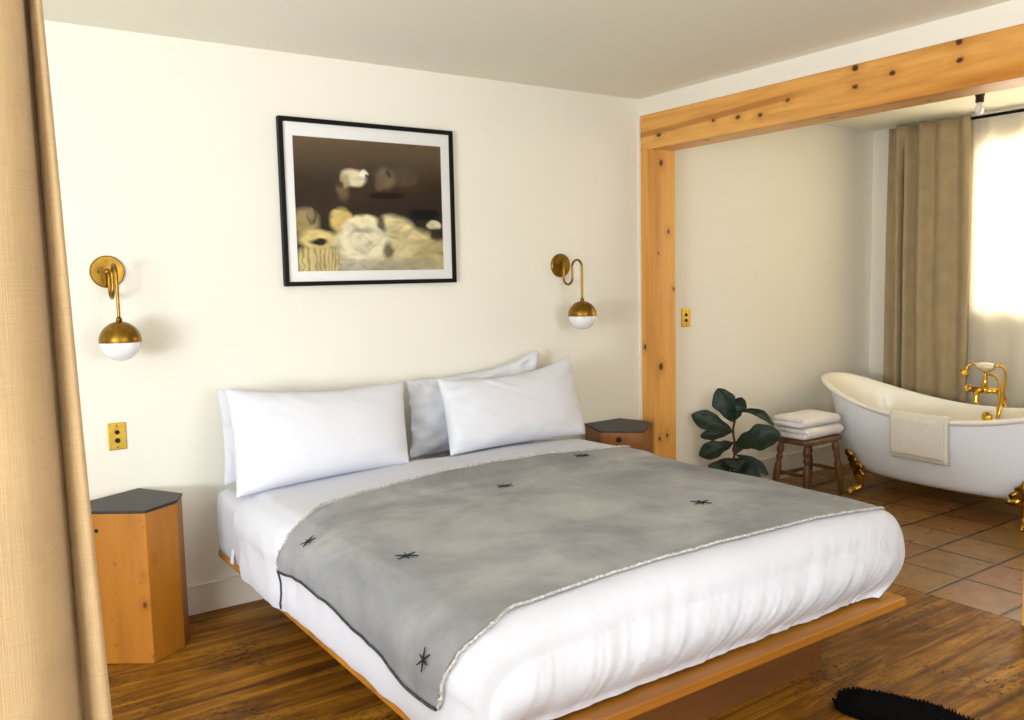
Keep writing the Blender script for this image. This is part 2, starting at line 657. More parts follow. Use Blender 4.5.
PINE_D, PINE_L = S(196, 126, 42), S(226, 166, 84)
beam_kn = [(0, -.173, 2.332, .016), (0, -.60, 2.35, .012), (0, -.776, 2.339, .016), (0, -.924, 2.325, .015), (0, -1.101, 2.371, .013),
           (0, -1.481, 2.45, .016), (0, -1.482, 2.363, .015), (0, -1.669, 2.389, .014), (0, -1.973, 2.455, .017),
           (0, -1.98, 2.38, .015), (.09, -1.3, ZB, .014), (.06, -.5, ZB, .013), (.12, -1.78, ZB, .012), (0, -2.6, 2.33, .02)]
struct('trim_1', bx((0.0, -5.2, ZB), (WB, 0.0, ZT)), wood('pine_beam', PINE_D, PINE_L, 1, 1.0, beam_kn, 0.4, 11, streaks=0.5, band=(2.352, -0.03, 0.022, -1.35)), bevel=0.004)
post_kn = [(.070, -.118, 2.178, .017), (.061, -.118, .928, .020), (.045, -.118, .476, .012), (.11, -.118, .49, .014), (.173, -.118, 1.409, .011),
           (.13, -.118, 1.762, .015), (.043, -.118, 1.63, .007), (0.0, -.04, 1.052, .016), (.03, -.118, .30, .014)]
pine_post = wood('pine_post', PINE_D, PINE_L, 2, 1.0, post_kn, 0.42, 11, streaks=0.25)
struct('trim_2', bx((0.0, -0.118, 0.0), (WB, 0.0, ZB)), pine_post, bevel=0.004)
struct('trim_3', bx((0.0, -2.42, 0.0), (WB, -2.305, ZB)), pine_post, bevel=0.004)
struct('trim_4', bx((-0.012, -0.012, 0.0), (0.0, 0.0, ZT)), M['trimwhite'])
# baseboards
struct('baseboard_back', bx((XL, -0.016, 0.0), (-0.012, 0.0, 0.128), (XL, -0.020, 0.128), (-0.012, 0.0, 0.138)), M['trimwhite'], bevel=0.003)
struct('baseboard_bath', bx((WB, -0.016, 0.0), (XW - 0.016, 0.0, 0.165), (WB, -0.022, 0.165), (XW - 0.016, 0.0, 0.178)), M['trimwhite'], bevel=0.003)
struct('baseboard_right', bx((XW - 0.016, -5.2, 0.0), (XW, 0.0, 0.165), (XW - 0.022, -5.2, 0.165), (XW, 0.0, 0.178)), M['trimwhite'], bevel=0.003)

# ------------------------------------------------------------------ bed
PX0, PX1, PY = -2.662, -0.768, -2.245
bed = empty('bed', (-1.70, -1.1, 0), 'low king platform bed of honey coloured wood against the white wall', 'bed')
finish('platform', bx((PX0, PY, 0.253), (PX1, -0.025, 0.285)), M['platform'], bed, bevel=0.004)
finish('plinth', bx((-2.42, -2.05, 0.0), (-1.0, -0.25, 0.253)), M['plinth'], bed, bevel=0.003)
# mattress
def rbox(x0, y0, z0, x1, y1, z1, r, seg=5, nx=1):
    bm = bx((x0, y0, z0), (x1, y1, z1))
    bmesh.ops.bevel(bm, geom=bm.edges[:], offset=r, segments=seg, affect='EDGES', profile=0.5)
    return bm


mat_o = finish('mattress', rbox(-2.676, -2.0, 0.266, -0.84, -0.03, 0.582, 0.065), M['sheet'], bed, smooth=True)
tg = bmesh.new()
grid(tg, [[(-2.677 - 0.006 * i, -0.30 - 0.012 * j - 0.01 * i, 0.36 - 0.016 * i) for j in range(4)] for i in range(4)])
finish('care_tag', tg, M['towel'], mat_o, solid=0.002)

# duvet surface -----------------------------------------------------
XC, HW, RF = -1.66, 1.035, 0.10
YF, ZBOT = -2.20, 0.300
NS, NC, NTOP = 18, 9, 150


def crown(x, y):
    """top height"""
    u = (x - XC) / HW
    return 0.632 - 0.03 * abs(u) ** 3 - 0.016 * sstep(-1.5, -2.2, y)


def section(y, e=0.0):
    """list of (x, z, kind) along the cross-section from left bottom over the top to right bottom"""
    bulge = 0.0
    wl = HW - e
    fade = sstep(-0.9, -2.1, y)
    wr = HW - 0.09 + 0.075 * fade - e
    r = 0.11
    pts = []
    xl, xr = XC - wl, XC + wr
    zc_l = crown(xl, y) - e - r
    zc_r = crown(xr, y) - e - r
    for i in range(NS):
        t = i / NS
        pts.append((xl + 0.03 * (1 - math.sin(PI * (0.25 + 0.75 * t))) * (1 - t), ZBOT + (zc_l - ZBOT) * t))
    for i in range(NC):
        a = PI - (PI / 2) * i / NC
        pts.append((xl + r + r * math.cos(a), zc_l + r * math.sin(a)))
    for i in range(NTOP + 1):
        x = xl + r + (xr - r - xl - r) * i / NTOP
        pts.append((x, crown(x, y) - e))
    for i in range(1, NC + 1):
        a = PI / 2 - (PI / 2) * i / NC
        pts.append((xr - r + r * math.cos(a), zc_r + r * math.sin(a)))
    for i in range(1, NS + 1):
        t = 1 - i / NS
        pts.append((xr - (0.03 + 0.12 * fade) * (1 - t) ** 1.7, ZBOT + (zc_r - ZBOT) * t))
    return pts


def disp(p):
    """cloth relief at a point of the duvet"""
    x, y, z = p
    d = 0.010 * nz(x * 2.2, y * 2.2, z * 2.2 + 3) + 0.004 * nz(x * 6, y * 5, z * 6)
    drop = 1 - sstep(0.45, 0.62, z)
    # hanging folds
    d += drop * (1 - 0.8 * sstep(-2.05, -2.17, y)) * (0.008 * nz(x * 9 + z * 5, y * 8, 1.3 + z * 1.2) + 0.005 * nz(x * 22 + z * 9, y * 18, z * 2))
    # radiating pulls on the foot face
    ff = sstep(-2.05, -2.17, y) * (1 - sstep(0.5, 0.64, z))
    lean = 0.25 + 0.5 * sstep(-2.5, -0.9, x)
    q = x - lean * z
    d += ff * (0.004 * nz(q * 11, 4.0, z * 1.2) + 0.0045 * (0.4 - abs(nz(q * 17, 9.0, z * 1.4))) + 0.0042 * (0.4 - abs(nz(q * 38, 12.0, z * 2.0)))
               + 0.0018 * nz(q * 75, 2.0, z * 2.5))
    # turned back top layer near the head
    d += 0.012 * sstep(-0.97, -0.92, y)
    return d


DUVET_HEAD = -0.40
ys = [DUVET_HEAD + (YF + RF - DUVET_HEAD) * i / 60 for i in range(61)]
es = [(y, 0.0) for y in ys]
for i in range(1, 9):
    a = (PI / 2) * i / 8
    es.append((YF + RF - RF * math.sin(a), RF - RF * math.cos(a)))
# the head edge, rounded the same way but thinner
head = []
for i in range(6):
    a = (PI / 2) * (1 - i / 5.0)
    head.append((DUVET_HEAD - 0.0 + 0.035 * math.sin(a), 0.05 - 0.05 * math.cos(a)))


def raw_rows():
    rows = []
    for y, e in head[:-1] + es:
        rows.append([Vector((x, y, z)) for x, z in section(y, e)])
    return rows


rows = raw_rows()
# head edge slants: lower on the sides, further from the wall there
NR = len(rows)


def surf_normals(R):
    n, m = len(R), len(R[0])
    N = []
    for i in range(n):
        r = []
        for j in range(m):
            a = R[i][min(j + 1, m - 1)] - R[i][max(j - 1, 0)]
            b = R[min(i + 1, n - 1)][j] - R[max(i - 1, 0)][j]
            v = a.cross(b)
            r.append((-v).normalized() if v.length > 1e-9 else Vector((0, 0, 1)))
        N.append(r)
    return N


RN = surf_normals(rows)
if RN[30][NS + NC + 30].z < 0:
    RN = [[-v for v in r] for r in RN]


def shear(p):
    # the side drop of the duvet starts further from the wall low down, and the foot bows out in the middle
    x, y, z = p
    k = 1 - sstep(0.36, 0.60, z)
    yy = y - 0.12 * k * sstep(-1.2, -0.4, y)
    f = sstep(-1.85, -2.2, y)
    u = (x - XC) / HW
    yy -= f * 0.012 * (1 - u * u)
    return Vector((x, yy, z))


DP = [[shear(rows[i][j] + RN[i][j] * disp(rows[i][j])) for j in range(len(rows[0]))] for i in range(NR)]
bm = bmesh.new()
V = grid(bm, DP)
# foot face: columns hanging from the last row between the two sides
last = DP[-1]
j0, j1 = NS, len(last) - 1 - NS
cols = []
for j in range(j0, j1 + 1):
    p = last[j]
    c = []
    for k in range(NS + 1):
        t = k / NS
        z = p.z + (ZBOT - p.z) * t
        q = Vector((p.x, p.y - 0.035 * math.sin(PI * min(1, t * 1.1)) + 0.030 * t * t, z))
        w = disp(Vector((p.x, -2.2, z)))
        w0 = disp(Vector((p.x, -2.2, p.z)))
        u = (p.x - last[j0].x) / (last[j1].x - last[j0].x)
        ed = min(1, min(u, 1 - u) / 0.09)
        ed = math.sqrt(max(0.0, 1 - (1 - ed) ** 2))
        q.y -= (w - w0) * 1.5 * ed * min(1, t * 4)
        if ed < 1:
            q.y = p.y + (q.y - p.y) * ed
        # bottom edge wavers
        q.x += (last[j1 + k].x - last[j1].x) * sstep(0.78, 1.0, u) + (last[NS - k].x - last[NS].x) * sstep(0.12, 0.0, u)
        q.z += 0.007 * nz(p.x * 9, 3.3) * t * ed
        c.append(q)
    cols.append(c)
# tie first/last columns to the side rows
cols[0] = [Vector(last[NS - k]) for k in range(NS + 1)]
cols[-1] = [Vector(last[j1 + k]) for k in range(NS + 1)]
grid(bm, cols)
bmesh.ops.remove_doubles(bm, verts=bm.verts, dist=0.0008)
duvet = finish('duvet', bm, M['sheet'], None, smooth=True, sub=1)
tag(duvet, 'puffy white duvet spread over the bed beneath the grey coverlet', 'duvet')


def on_duvet(x_or_s, y, off, j=None):
    pass


def sample(sj, y, off):
    """point on duvet surface at section index sj (float) and row y"""
    ylist = [p[0] for p in (head[:-1] + es)]
    i = 0
    while i < NR - 2 and ylist[i + 1] > y:
        i += 1
    f = (ylist[i] - y) / (ylist[i] - ylist[i + 1]) if ylist[i] != ylist[i + 1] else 0
    f = max(0, min(1, f))
    ja = int(max(0, min(len(rows[0]) - 2, math.floor(sj))))
    g = sj - ja
    def lp(T):
        a = T[i][ja].lerp(T[i][ja + 1], g)
        b = T[i + 1][ja].lerp(T[i + 1][ja + 1], g)
        return a.lerp(b, f)
    n = lp(RN).normalized()
    return lp(DP) + n * off, n


JT0, JT1 = NS + NC, NS + NC + NTOP


def s_of_x(x, y):
    """section index for a point on the top at x"""
    best, bj = 1e9, 0
    for j in range(JT0, JT1):
        a, b = sample(j, y, 0)[0].x, sample(j + 1, y, 0)[0].x
        if a <= x <= b:
            return j + (x - a) / (b - a)
    return JT0 if x < sample(JT0, y, 0)[0].x else JT1


def s_of_z_left(z, y):
    for j in range(0, NS + NC):
        a, b = sample(j, y, 0)[0].z, sample(j + 1, y, 0)[0].z
        if a <= z <= b:
            return j + (z - a) / max(1e-6, b - a)
    return 0.0


# ------------------------------------------------------------------ grey blanket
def interp(x, tab):
    for (a, fa), (b, fb) in zip(tab, tab[1:]):
        if a <= x <= b:
            t = (x - a) / (b - a)
            t = t * t * (3 - 2 * t) * 0.5 + t * 0.5
            return fa + (fb - fa) * t
    return tab[0][1] if x < tab[0][0] else tab[-1][1]


hem_z = [(-2.16, .405), (-1.93, .408), (-1.74, .442), (-1.44, .470), (-1.18, .478), (-0.92, .450), (-0.8, .46)]


def hem(y):
    tab = hem_z
    return interp(y, tab)


NB, MB = 60, 120
BP = []
SR = JT1 + 1.0
XT0, XT1 = XC - HW + 0.11, XC + HW - 0.11
headtab = [(0, -.93), (s_of_z_left(.5, -1.0), -.955), (JT0 - 6, -.99), (JT0, -.95)] + [(s_of_x(x_, -.75), y_) for x_, y_ in ((-2.46, -.845), (-2.25, -.775), (-2.03, -.735), (-1.79, -.70), (-1.545, -.69), (-1.31, -.705), (-1.06, -.735), (-.85, -.765))] + [(JT1 + NC, -.85)]
foottab = [(0, -2.120), (NS * .6, -2.125), (NS + 5, -2.150), (JT0, -2.148), (JT0 + 12, -2.105), (JT0 + 40, -2.085), (JT0 + 80, -2.085), (JT0 + 115, -2.10), (JT1, -2.122), (JT1 + NC, -2.14)]
for i in range(NB + 1):
    t = i / NB
    row = []
    for k in range(MB + 1):
        w = k / MB
        # iterate: s depends on y through hem
        y = -0.9 + (-2.13 + 0.9) * t
        sl = s_of_z_left(hem(y), y)
        s = sl + (SR - sl) * w
        ya, yb = interp(s, headtab), interp(s, foottab)
        y = ya + (yb - ya) * t
        row.append((s, y))
    BP.append(row)
P3 = [[sample(s, y, 0.0055)[0] for s, y in row] for row in BP]
bm = bmesh.new()
grid(bm, P3)
bl = finish('coverlet', bm, M['blanket'], None, smooth=True, sub=1, solid=0.004)
tag(bl, 'grey washed cotton coverlet with small black stitched stars, laid across the bed', 'coverlet')


def ribbon(path_sy, off, rad, name, mat, jit=0.0, parent=bl, n=6):
    rnd = random.Random(5)
    pts = []
    for s, y in path_sy:
        p, nn = sample(s, y, off)
        if jit:
            p = p + Vector((rnd.uniform(-jit, jit), rnd.uniform(-jit, jit), rnd.uniform(0, jit)))
        pts.append(p)
    bm = bmesh.new()
    tube(bm, pts, rad, n)
    return finish(name, bm, mat, parent, smooth=True)


ribbon([r[0] for r in BP], 0.011, 0.0042, 'hem', M['hem'])
fine_head = []
for a, b in zip(BP[0], BP[0][1:]):
    for q in range(3):
        fine_head.append((a[0] + (b[0] - a[0]) * q / 3, a[1] + (b[1] - a[1]) * q / 3))
fine_foot = []
for a, b in zip(BP[-1], BP[-1][1:]):
    for q in range(3):
        fine_foot.append((a[0] + (b[0] - a[0]) * q / 3, a[1] + (b[1] - a[1]) * q / 3))
ribbon(fine_head, 0.010, 0.0034, 'fringe', M['fringe'], 0.003)
ribbon([(s, y - 0.004) for s, y in fine_foot], 0.009, 0.0050, 'fringe', M['fringe'], 0.0030)
# the turned-back top layer's edge running down the side of the duvet
sl = s_of_z_left(0.46, -0.93)
ribbon([(sl * (1 - i / 14.0) + 1.0 * (i / 14.0), -0.935 - 0.02 * math.sin(i / 14 * PI)) for i in range(15)], 0.004, 0.0035, 'piping', M['hem'], 0.001, parent=duvet)


def star(s, y, size, rot, strokes=3):
    bm = bmesh.new()
    c, n = sample(s, y, 0.013)
    tx = (sample(s + 1, y, 0.013)[0] - c).normalized()
    ty = n.cross(tx).normalized()
    for k in range(strokes):
        a = rot + PI * k / strokes
        L = size * (1.0 if k != 1 else 0.72)
        d = tx * math.cos(a) + ty * math.sin(a)
        pts = []
        for q in (-1, -0.5, 0, 0.5, 1):
            pts.append(c + d * L * q)
        tube(bm, pts, [0.0016, 0.0024, 0.0025, 0.0024, 0.0016], 6)
    return finish('stitched_star', bm, M['thread'], bl)


for (x, y, sz, r) in ((-1.773, -1.079, .042, .1), (-1.168, -0.841, .046, .15), (-1.312, -1.734, .045, .1), (-2.50, -1.60, .042, .3)):
    star(s_of_x(x, y), y, sz * 0.9, r)
star(s_of_z_left(0.585, -1.14), -1.14, .030, .5)
star(s_of_z_left(0.515, -2.07), -2.07, .031, .25)

# ------------------------------------------------------------------ pillows


def pillow(name, TL, TR, BR, BL, T, label, seed, flange=0.0, sag=0.0, wr=1.0, tc=0.2, group='white pillows at the head of the bed'):
    TL, TR, BR, BL = map(Vector, (TL, TR, BR, BL))
    nu, nv = 46, 30
    nrm = (TR - TL).cross(BL - TL).normalized()   # faces the viewer
    if nrm.y > 0:
        nrm = -nrm
    W = (TR - TL).length
    Hh = (TL - BL).length
    front, back = [], []
    for j in range(nv + 1):
        v = j / nv
        rf, rb = [], []
        for i in range(nu + 1):
            u = i / nu
            U, Vv = 2 * u - 1, 2 * v - 1
            # edges drawn in between the corners
            uu = 0.5 + 0.5 * U * (1 - 0.035 * (1 - Vv ** 2))
            vv = 0.5 + 0.5 * Vv * (1 - (tc if Vv < 0 else 0.06) * (1 - abs(U) ** 2.0))
            p = TL.lerp(TR, uu).lerp(BL.lerp(BR, uu), vv)
            a = max(0.0, 1 - abs(U) ** 2.6)
            b = max(0.0, 1 - abs(Vv) ** 2.6)
            th = T * 0.5 * (a * b) ** 0.52
            th *= (1 + 0.18 * Vv)
            # wrinkles: stronger near edges
            e = 1 - min(1, (a * b) ** 0.8)
            w = wr * (0.006 * nz(u * 5 + seed, v * 4, seed) + 0.0
                      + e * 0.022 * nz(u * 9 + seed * 2 + v * 3, v * 9 - u * 2, seed) * min(1, a * b * 9)
                      + 0.009 * min(1, a * b * 5) * (0.25 + 0.75 * math.exp(-((u - 0.15) ** 2 + v * v) * 6)) * nz((u * 1.3 - v) * 11 + seed, (u + v) * 1.6, seed * 3))
            p = p + Vector((0, 0, -sag * (1 - U * U) * max(0, -Vv)))
            rf.append(p + nrm * (th + w))
            rb.append(p - nrm * th * 0.9)
        front.append(rf)
        back.append(rb)
    bm = bmesh.new()
    grid(bm, front)
    grid(bm, back)
    bmesh.ops.remove_doubles(bm, verts=bm.verts, dist=0.0025)
    o = finish(name, bm, M['pillow'], None, smooth=True, sub=1)
    tag(o, label, 'pillow', group)
    return o


pillow('pillow', (-2.661, -.115, 1.046), (-1.866, -.115, 1.0), (-1.83, -.155, .600), (-2.665, -.165, .605), 0.14,
       'white pillow mostly hidden behind the front left pillow, against the wall', 3.1)
pillow('pillow', (-1.715, -.115, 1.000), (-0.888, -.115, 1.098), (-0.83, -.155, .620), (-1.735, -.165, .605), 0.15,
       'crumpled white pillow showing behind the front right pillow, against the wall', 7.7, wr=2.2)
pillow('pillow', (-2.668, -.262, 1.062), (-1.798, -.262, 1.018), (-1.868, -.43, .640), (-2.70, -.46, .612), 0.24,
       'plump white pillow standing at the front on the left half of the bed', 1.4, wr=0.5, tc=0.17)
pillow('pillow', (-1.626, -.265, 1.013), (-0.776, -.265, 1.075), (-0.775, -.40, .640), (-1.652, -.42, .642), 0.23,
       'plump white pillow standing at the front on the right half of the bed', 5.2, wr=1.0, tc=0.27)

# ------------------------------------------------------------------ hexagonal nightstands


def nightstand(cx, cy, a0, hz, label, hole_face, hole_z, knots, hole_off=0.0, hole_r=0.016, poly=None):
    r = 0.22
    t = empty('nightstand', (cx, cy, 0), label, 'nightstand', 'hexagonal wood nightstands')
    pts = [(cx + r * math.cos(a0 + k * PI / 3), cy + r * math.sin(a0 + k * PI / 3)) for k in range(6)]
    pts = poly or pts
    bm = bmesh.new()
    prism(bm, pts, 0.0, hz - 0.012)
    finish('body', bm, wood('fir_block', *((S(140, 80, 16), S(176, 112, 28)) if cx < -1 else (S(112, 62, 18), S(146, 90, 30))), 2, 1.1, knots, 0.45, 9, 0.5, S(92, 46, 16), 0.3), t, bevel=0.004)
    bm = bmesh.new()
    pts2 = [(cx + (x - cx) * 1.014, cy + (y - cy) * 1.014) for x, y in pts]
    prism(bm, pts2, hz - 0.012, hz)
    finish('top', bm, M['blacktop'], t, bevel=0.002)
    pa, pb = Vector((*pts[hole_face], 0)), Vector((*pts[(hole_face + 1) % 6], 0))
    tang = (pb - pa).normalized()
    n = Vector((tang.y, -tang.x, 0))
    c = (pa + pb) / 2 - n * 0.004 + tang * hole_off + Vector((0, 0, hole_z))
    bm = bmesh.new()
    lathe(bm, [(0, 0.0), (hole_r, 0.0), (hole_r, 0.0048), (0, 0.0052)], c, n, 20)
    finish('finger_hole', bm, M['hole'], t)
    return t


nightstand(-3.08, -0.222, math.radians(-80.3), 0.625, 'honey wood hexagonal block nightstand with black top under the left wall sconce',
           5, 0.545, [(-.10, -.19, .30, .010), (.01, -.215, .36, .010), (.02, -.2, .24, .012), (.06, -.19, .42, .010), (-.02, -.21, .32, .008)], -0.07, 0.0085,
           [(-3.045, -.44), (-2.905, -.35), (-2.858, -.24), (-2.985, -.025), (-3.26, -.16), (-3.25, -.29)])
nightstand(-0.40, -0.23, math.radians(-90), 0.625, 'hexagonal wood nightstand with black top between the bed and the pine post',
           5, 0.572, [(0.05, -.2, .4, .012)], -0.015, 0.016,
           [(-0.406, -0.450), (-0.178, -0.290), (-0.160, -0.200), (-0.212, -0.032), (-0.490, -0.040), (-0.577, -0.278)])

# ------------------------------------------------------------------ wall sconces


def sconce(x, z, label):
    t = empty('wall_sconce', (x, 0, z), label, 'wall lamp', 'brass globe wall sconces')
    bm = bmesh.new()
    lathe(bm, [(0.0, 0.0), (0.068, 0.0), (0.068, 0.010), (0.064, 0.015), (0.0, 0.017)], (x, 0, z), (0, -1, 0), 40)
    lathe(bm, [(0.0, 0.016), (0.014, 0.016), (0.013, 0.03), (0.0, 0.034)], (x, 0, z), (0, -1, 0), 16)
    finish('back_plate', bm, M['brass_plate'] if False else M['brass_old'], t, smooth=False, bevel=0.001)
    bm = bmesh.new()
    lathe(bm, [(0, 0), (0.0045, 0), (0.004, 0.0025), (0, 0.003)], (x - 0.036, -0.0165, z), (0, -1, 0), 10)
    finish('screw', bm, M['hole'], t)
    path = [(x, -0.018, z), (x, -0.030, z - 0.004), (x, -0.034, z - 0.03)]
    path += [(x, -0.034 - 0.040 + 0.040 * math.cos(a), z - 0.070 - 0.040 * math.sin(a)) for a in [PI * k / 10 for k in range(1, 10)]]
    path += [(x, -0.114, z - 0.055), (x, -0.114, z - 0.01)]
    path += [(x, -0.114 - 0.043 + 0.043 * math.cos(a), z - 0.012 + 0.040 * math.sin(a)) for a in [PI * k / 10 for k in range(1, 10)]]
    path += [(x, -0.200, z - 0.01), (x, -0.200, z - 0.11), (x, -0.200, z - 0.205)]
    bm = bmesh.new()
    tube(bm, smoothpath(path, 3), 0.0066, 12)
    finish('arm', bm, M['brass_old'], t, smooth=True)
    R = 0.081
    zc = z - 0.285
    o = (x, -0.200, zc)
    bm = bmesh.new()
    prof = [(R * math.cos(a), R * math.sin(a)) for a in [PI / 2 * k / 14 for k in range(14)]]
    prof = [(R + 0.0015, -0.003)] + prof + [(0.012, R), (0.012, R + 0.010), (0.008, R + 0.016), (0.0, R + 0.016)]
    lathe(bm, prof, o, (0, 0, 1), 40)
    finish('dome_shade', bm, M['brass_old'], t, smooth=True)
    bm = bmesh.new()
    R2 = R * 0.985
    lathe(bm, [(0, -R2)] + [(R2 * math.cos(a), -R2 * math.sin(a)) for a in [PI / 2 * (1 - k / 14) for k in range(1, 14)]] + [(R2, -0.003)], o, (0, 0, 1), 40)
    finish('globe', bm, M['opal'], t, smooth=True)
    return t


sconce(-3.05, 1.563, 'antique brass wall sconce with white globe above the left nightstand')
sconce(-0.63, 1.566, 'antique brass wall sconce with white globe right of the framed picture')

# ------------------------------------------------------------------ push button plates


def plate(x, z, w, h, label, dark_top):
    t = empty('wall_switch', (x, 0, z), label, 'light switch', 'brass wall switches')
    finish('face_plate', bx((x - w / 2, -0.006, z - h / 2), (x + w / 2, 0, z + h / 2)), M['brass_plate'], t, bevel=0.003)
    for dz, rr, m in ((0.018, 0.0095, M['opal'] if dark_top else M['hole']), (-0.018, 0.0105, M['hole'])):
        bm = bmesh.new()
        lathe(bm, [(0, 0), (rr, 0), (rr, 0.006), (rr * 0.7, 0.008), (0, 0.008)], (x, -0.006, z + dz), (0, -1, 0), 18)
        if dz > 0 and dark_top:
            lathe(bm, [(rr * 0.4, 0.008), (rr * 0.4, 0.0085), (0, 0.0085)], (x, -0.006, z + dz), (0, -1, 0), 12)
        finish('push_button', bm, M['hole'], t)
    for dz in (0.046, -0.046):
        bm = bmesh.new()
        lathe(bm, [(0, 0), (0.0035, 0), (0.003, 0.0015), (0, 0.002)], (x, -0.006, z + dz), (0, -1, 0), 10)
        finish('screw', bm, M['hole'], t)


plate(-3.053, 0.859, 0.074, 0.118, 'brass push button switch plate on the wall above the left nightstand', True)
plate(0.399, 1.218, 0.078, 0.122, 'brass push button switch plate on the bathroom wall beside the pine post', False)

# ------------------------------------------------------------------ framed picture
FX0, FX1, FZ0, FZ1 = -2.287, -1.350, 1.483, 2.272
pic = empty('framed_picture', ((FX0 + FX1) / 2, 0, FZ0), 'black framed painting of pale sheep on a dark ground, hung over the bed', 'picture')
b, dp = 0.021, 0.034
finish('frame', bx((FX0, -dp, FZ0), (FX0 + b, -0.002, FZ1), (FX1 - b, -dp, FZ0), (FX1, -0.002, FZ1),
                   (FX0 + b, -dp, FZ0), (FX1 - b, -0.002, FZ0 + b), (FX0 + b, -dp, FZ1 - b), (FX1 - b, -0.002, FZ1)), M['black'], pic, bevel=0.0015)
finish('mat_board', bx((FX0 + b, -0.022, FZ0 + b), (FX1 - b, -0.004, FZ1 - b)), M['mat'], pic)
AX0, AX1, AZ0, AZ1 = FX0 + 0.068, FX1 - 0.072, FZ0 + 0.070, FZ1 - 0.084
NX, NZ = 240, 200
me = bpy.data.meshes.new('art')
vv = []
uvs = []
for j in range(NZ + 1):
    for i in range(NX + 1):
        vv.append((AX0 + (AX1 - AX0) * i / NX - pic.location.x, -0.0228, AZ1 + (AZ0 - AZ1) * j / NZ - FZ0))
ff = []
for j in range(NZ):
    for i in range(NX):
        a = j * (NX + 1) + i
        ff.append((a, a + NX + 1, a + NX + 2, a + 1))
me.from_pydata(vv, [], ff)
me.update()
rng = np.random.RandomState(4)


def vnoise(w, h, cells, seed):
    r = np.random.RandomState(seed)
    g = r.rand(cells + 2, cells + 2)
    y = np.linspace(0, cells, h)[:, None]
    x = np.linspace(0, cells, w)[None, :]
    yi, xi = np.floor(y).astype(int), np.floor(x).astype(int)
    fy, fx = y - yi, x - xi
    fy = fy * fy * (3 - 2 * fy)
    fx = fx * fx * (3 - 2 * fx)
    return (g[yi, xi] * (1 - fx) * (1 - fy) + g[yi, xi + 1] * fx * (1 - fy) + g[yi + 1, xi] * (1 - fx) * fy + g[yi + 1, xi + 1] * fx * fy)


w1, h1 = NX + 1, NZ + 1
N1 = vnoise(w1, h1, 7, 1) - 0.5
N2 = vnoise(w1, h1, 7, 2) - 0.5
N3 = vnoise(w1, h1, 26, 3) - 0.5
N4 = vnoise(w1, h1, 26, 4) - 0.5
Uu = np.linspace(0, 1, w1)[None, :].repeat(h1, 0)
Vv_ = np.linspace(0, 1, h1)[:, None].repeat(w1, 1)
Ud = Uu + 0.022 * N1 + 0.016 * N3
Vd = Vv_ + 0.022 * N2 + 0.016 * N4


def srgb(c):
    return np.array(S(*c)[:3])


img = np.zeros((h1, w1, 3)) + srgb((56, 43, 31))
top = np.clip((0.33 - Vd) / 0.33, 0, 1)[..., None]
img = img * (1 - top * 0.85) + srgb((112, 92, 66)) * top * 0.85
lowd = np.clip((Vd - 0.38) / 0.3, 0, 1)[..., None]
img = img * (1 - lowd * 0.4) + srgb((34, 30, 28)) * lowd * 0.4


def blob(u, v, ru, rv, c, a=1.0, soft=0.25, sq=2.0, streak=0.0):
    global img
    d = (np.abs((Ud - u) / ru) ** sq + np.abs((Vd - v) / rv) ** sq) ** (1 / sq)
    m = np.clip((1 + soft - d) / (2 * soft), 0, 1) * a
    cc = srgb(c)[None, None, :] * (1 + 0.16 * N3[..., None] + 0.3 * N1[..., None])
    if streak:
        st = np.sin(Uu * 210 + 14 * N1 + 5 * N3 + 6 * Vv_) * (0.6 + N3)
        cc = cc * (1 + streak * (np.clip(st, -1, 0.2))[..., None])
    m = m[..., None]
    img = img * (1 - m) + cc * m


blob(.60, .28, .07, .075, (122, 106, 80), .85)
blob(.545, .33, .03, .05, (110, 92, 66), .8)
blob(.74, .25, .09, .09, (92, 78, 58), .7)
blob(.62, .245, .02, .03, (40, 30, 24), .8)
blob(.61, .41, .13, .025, (14, 12, 12), 1, .15, 3)
blob(.87, .56, .105, .045, (16, 14, 14), 1, .1, 6)  # dark window-like reflection in the glazing, painted into the picture's colour
blob(.31, .38, .035, .08, (120, 102, 74), .8, .4)
blob(.385, .28, .085, .065, (222, 208, 172), 1, .2)
blob(.33, .31, .035, .05, (170, 150, 112), .9, .3)
blob(.455, .24, .03, .032, (240, 232, 210), 1, .2)
blob(.475, .255, .008, .015, (40, 30, 24), .9)
blob(.30, .34, .022, .025, (48, 38, 28), .8)
blob(.06, .64, .09, .10, (158, 140, 94), 1, .25)
blob(.105, .60, .028, .055, (70, 58, 42), .9, .3)
blob(.10, .58, .018, .05, (150, 136, 98), .8, .3)
blob(.14, .76, .13, .065, (214, 194, 130), 1, .2)
blob(.14, .775, .055, .022, (44, 36, 26), 1, .3)
blob(.29, .62, .075, .10, (222, 196, 120), 1, .2)
blob(.26, .56, .04, .03, (232, 206, 130), 1, .3)
blob(.43, .645, .13, .07, (236, 222, 178), 1, .2)
blob(.65, .72, .15, .14, (232, 216, 164), 1, .2)
blob(.76, .80, .2, .13, (222, 206, 150), 1, .2)
blob(.55, .80, .3, .16, (214, 200, 150), 1, .2)
blob(.43, .78, .17, .17, (238, 228, 194), 1, .2)
blob(.92, .90, .14, .15, (196, 182, 128), 1, .25)
blob(.94, .64, .055, .035, (226, 214, 180), 1, .2)
blob(.95, .71, .045, .045, (46, 40, 30), .9, .3)
blob(.56, .64, .03, .06, (56, 48, 36), .85, .4)
blob(.60, .86, .035, .075, (84, 74, 58), .85, .4)
blob(.42, .69, .06, .02, (120, 108, 88), .6, .5)
blob(.55, .97, .45, .06, (176, 166, 136), .9, .4)
blob(.35, .95, .16, .04, (200, 192, 170), .8, .4)
blob(.13, .92, .14, .11, (208, 188, 132), 1, .15, 3, .6)
srng = random.Random(21)
lum0 = img.mean(2).copy()
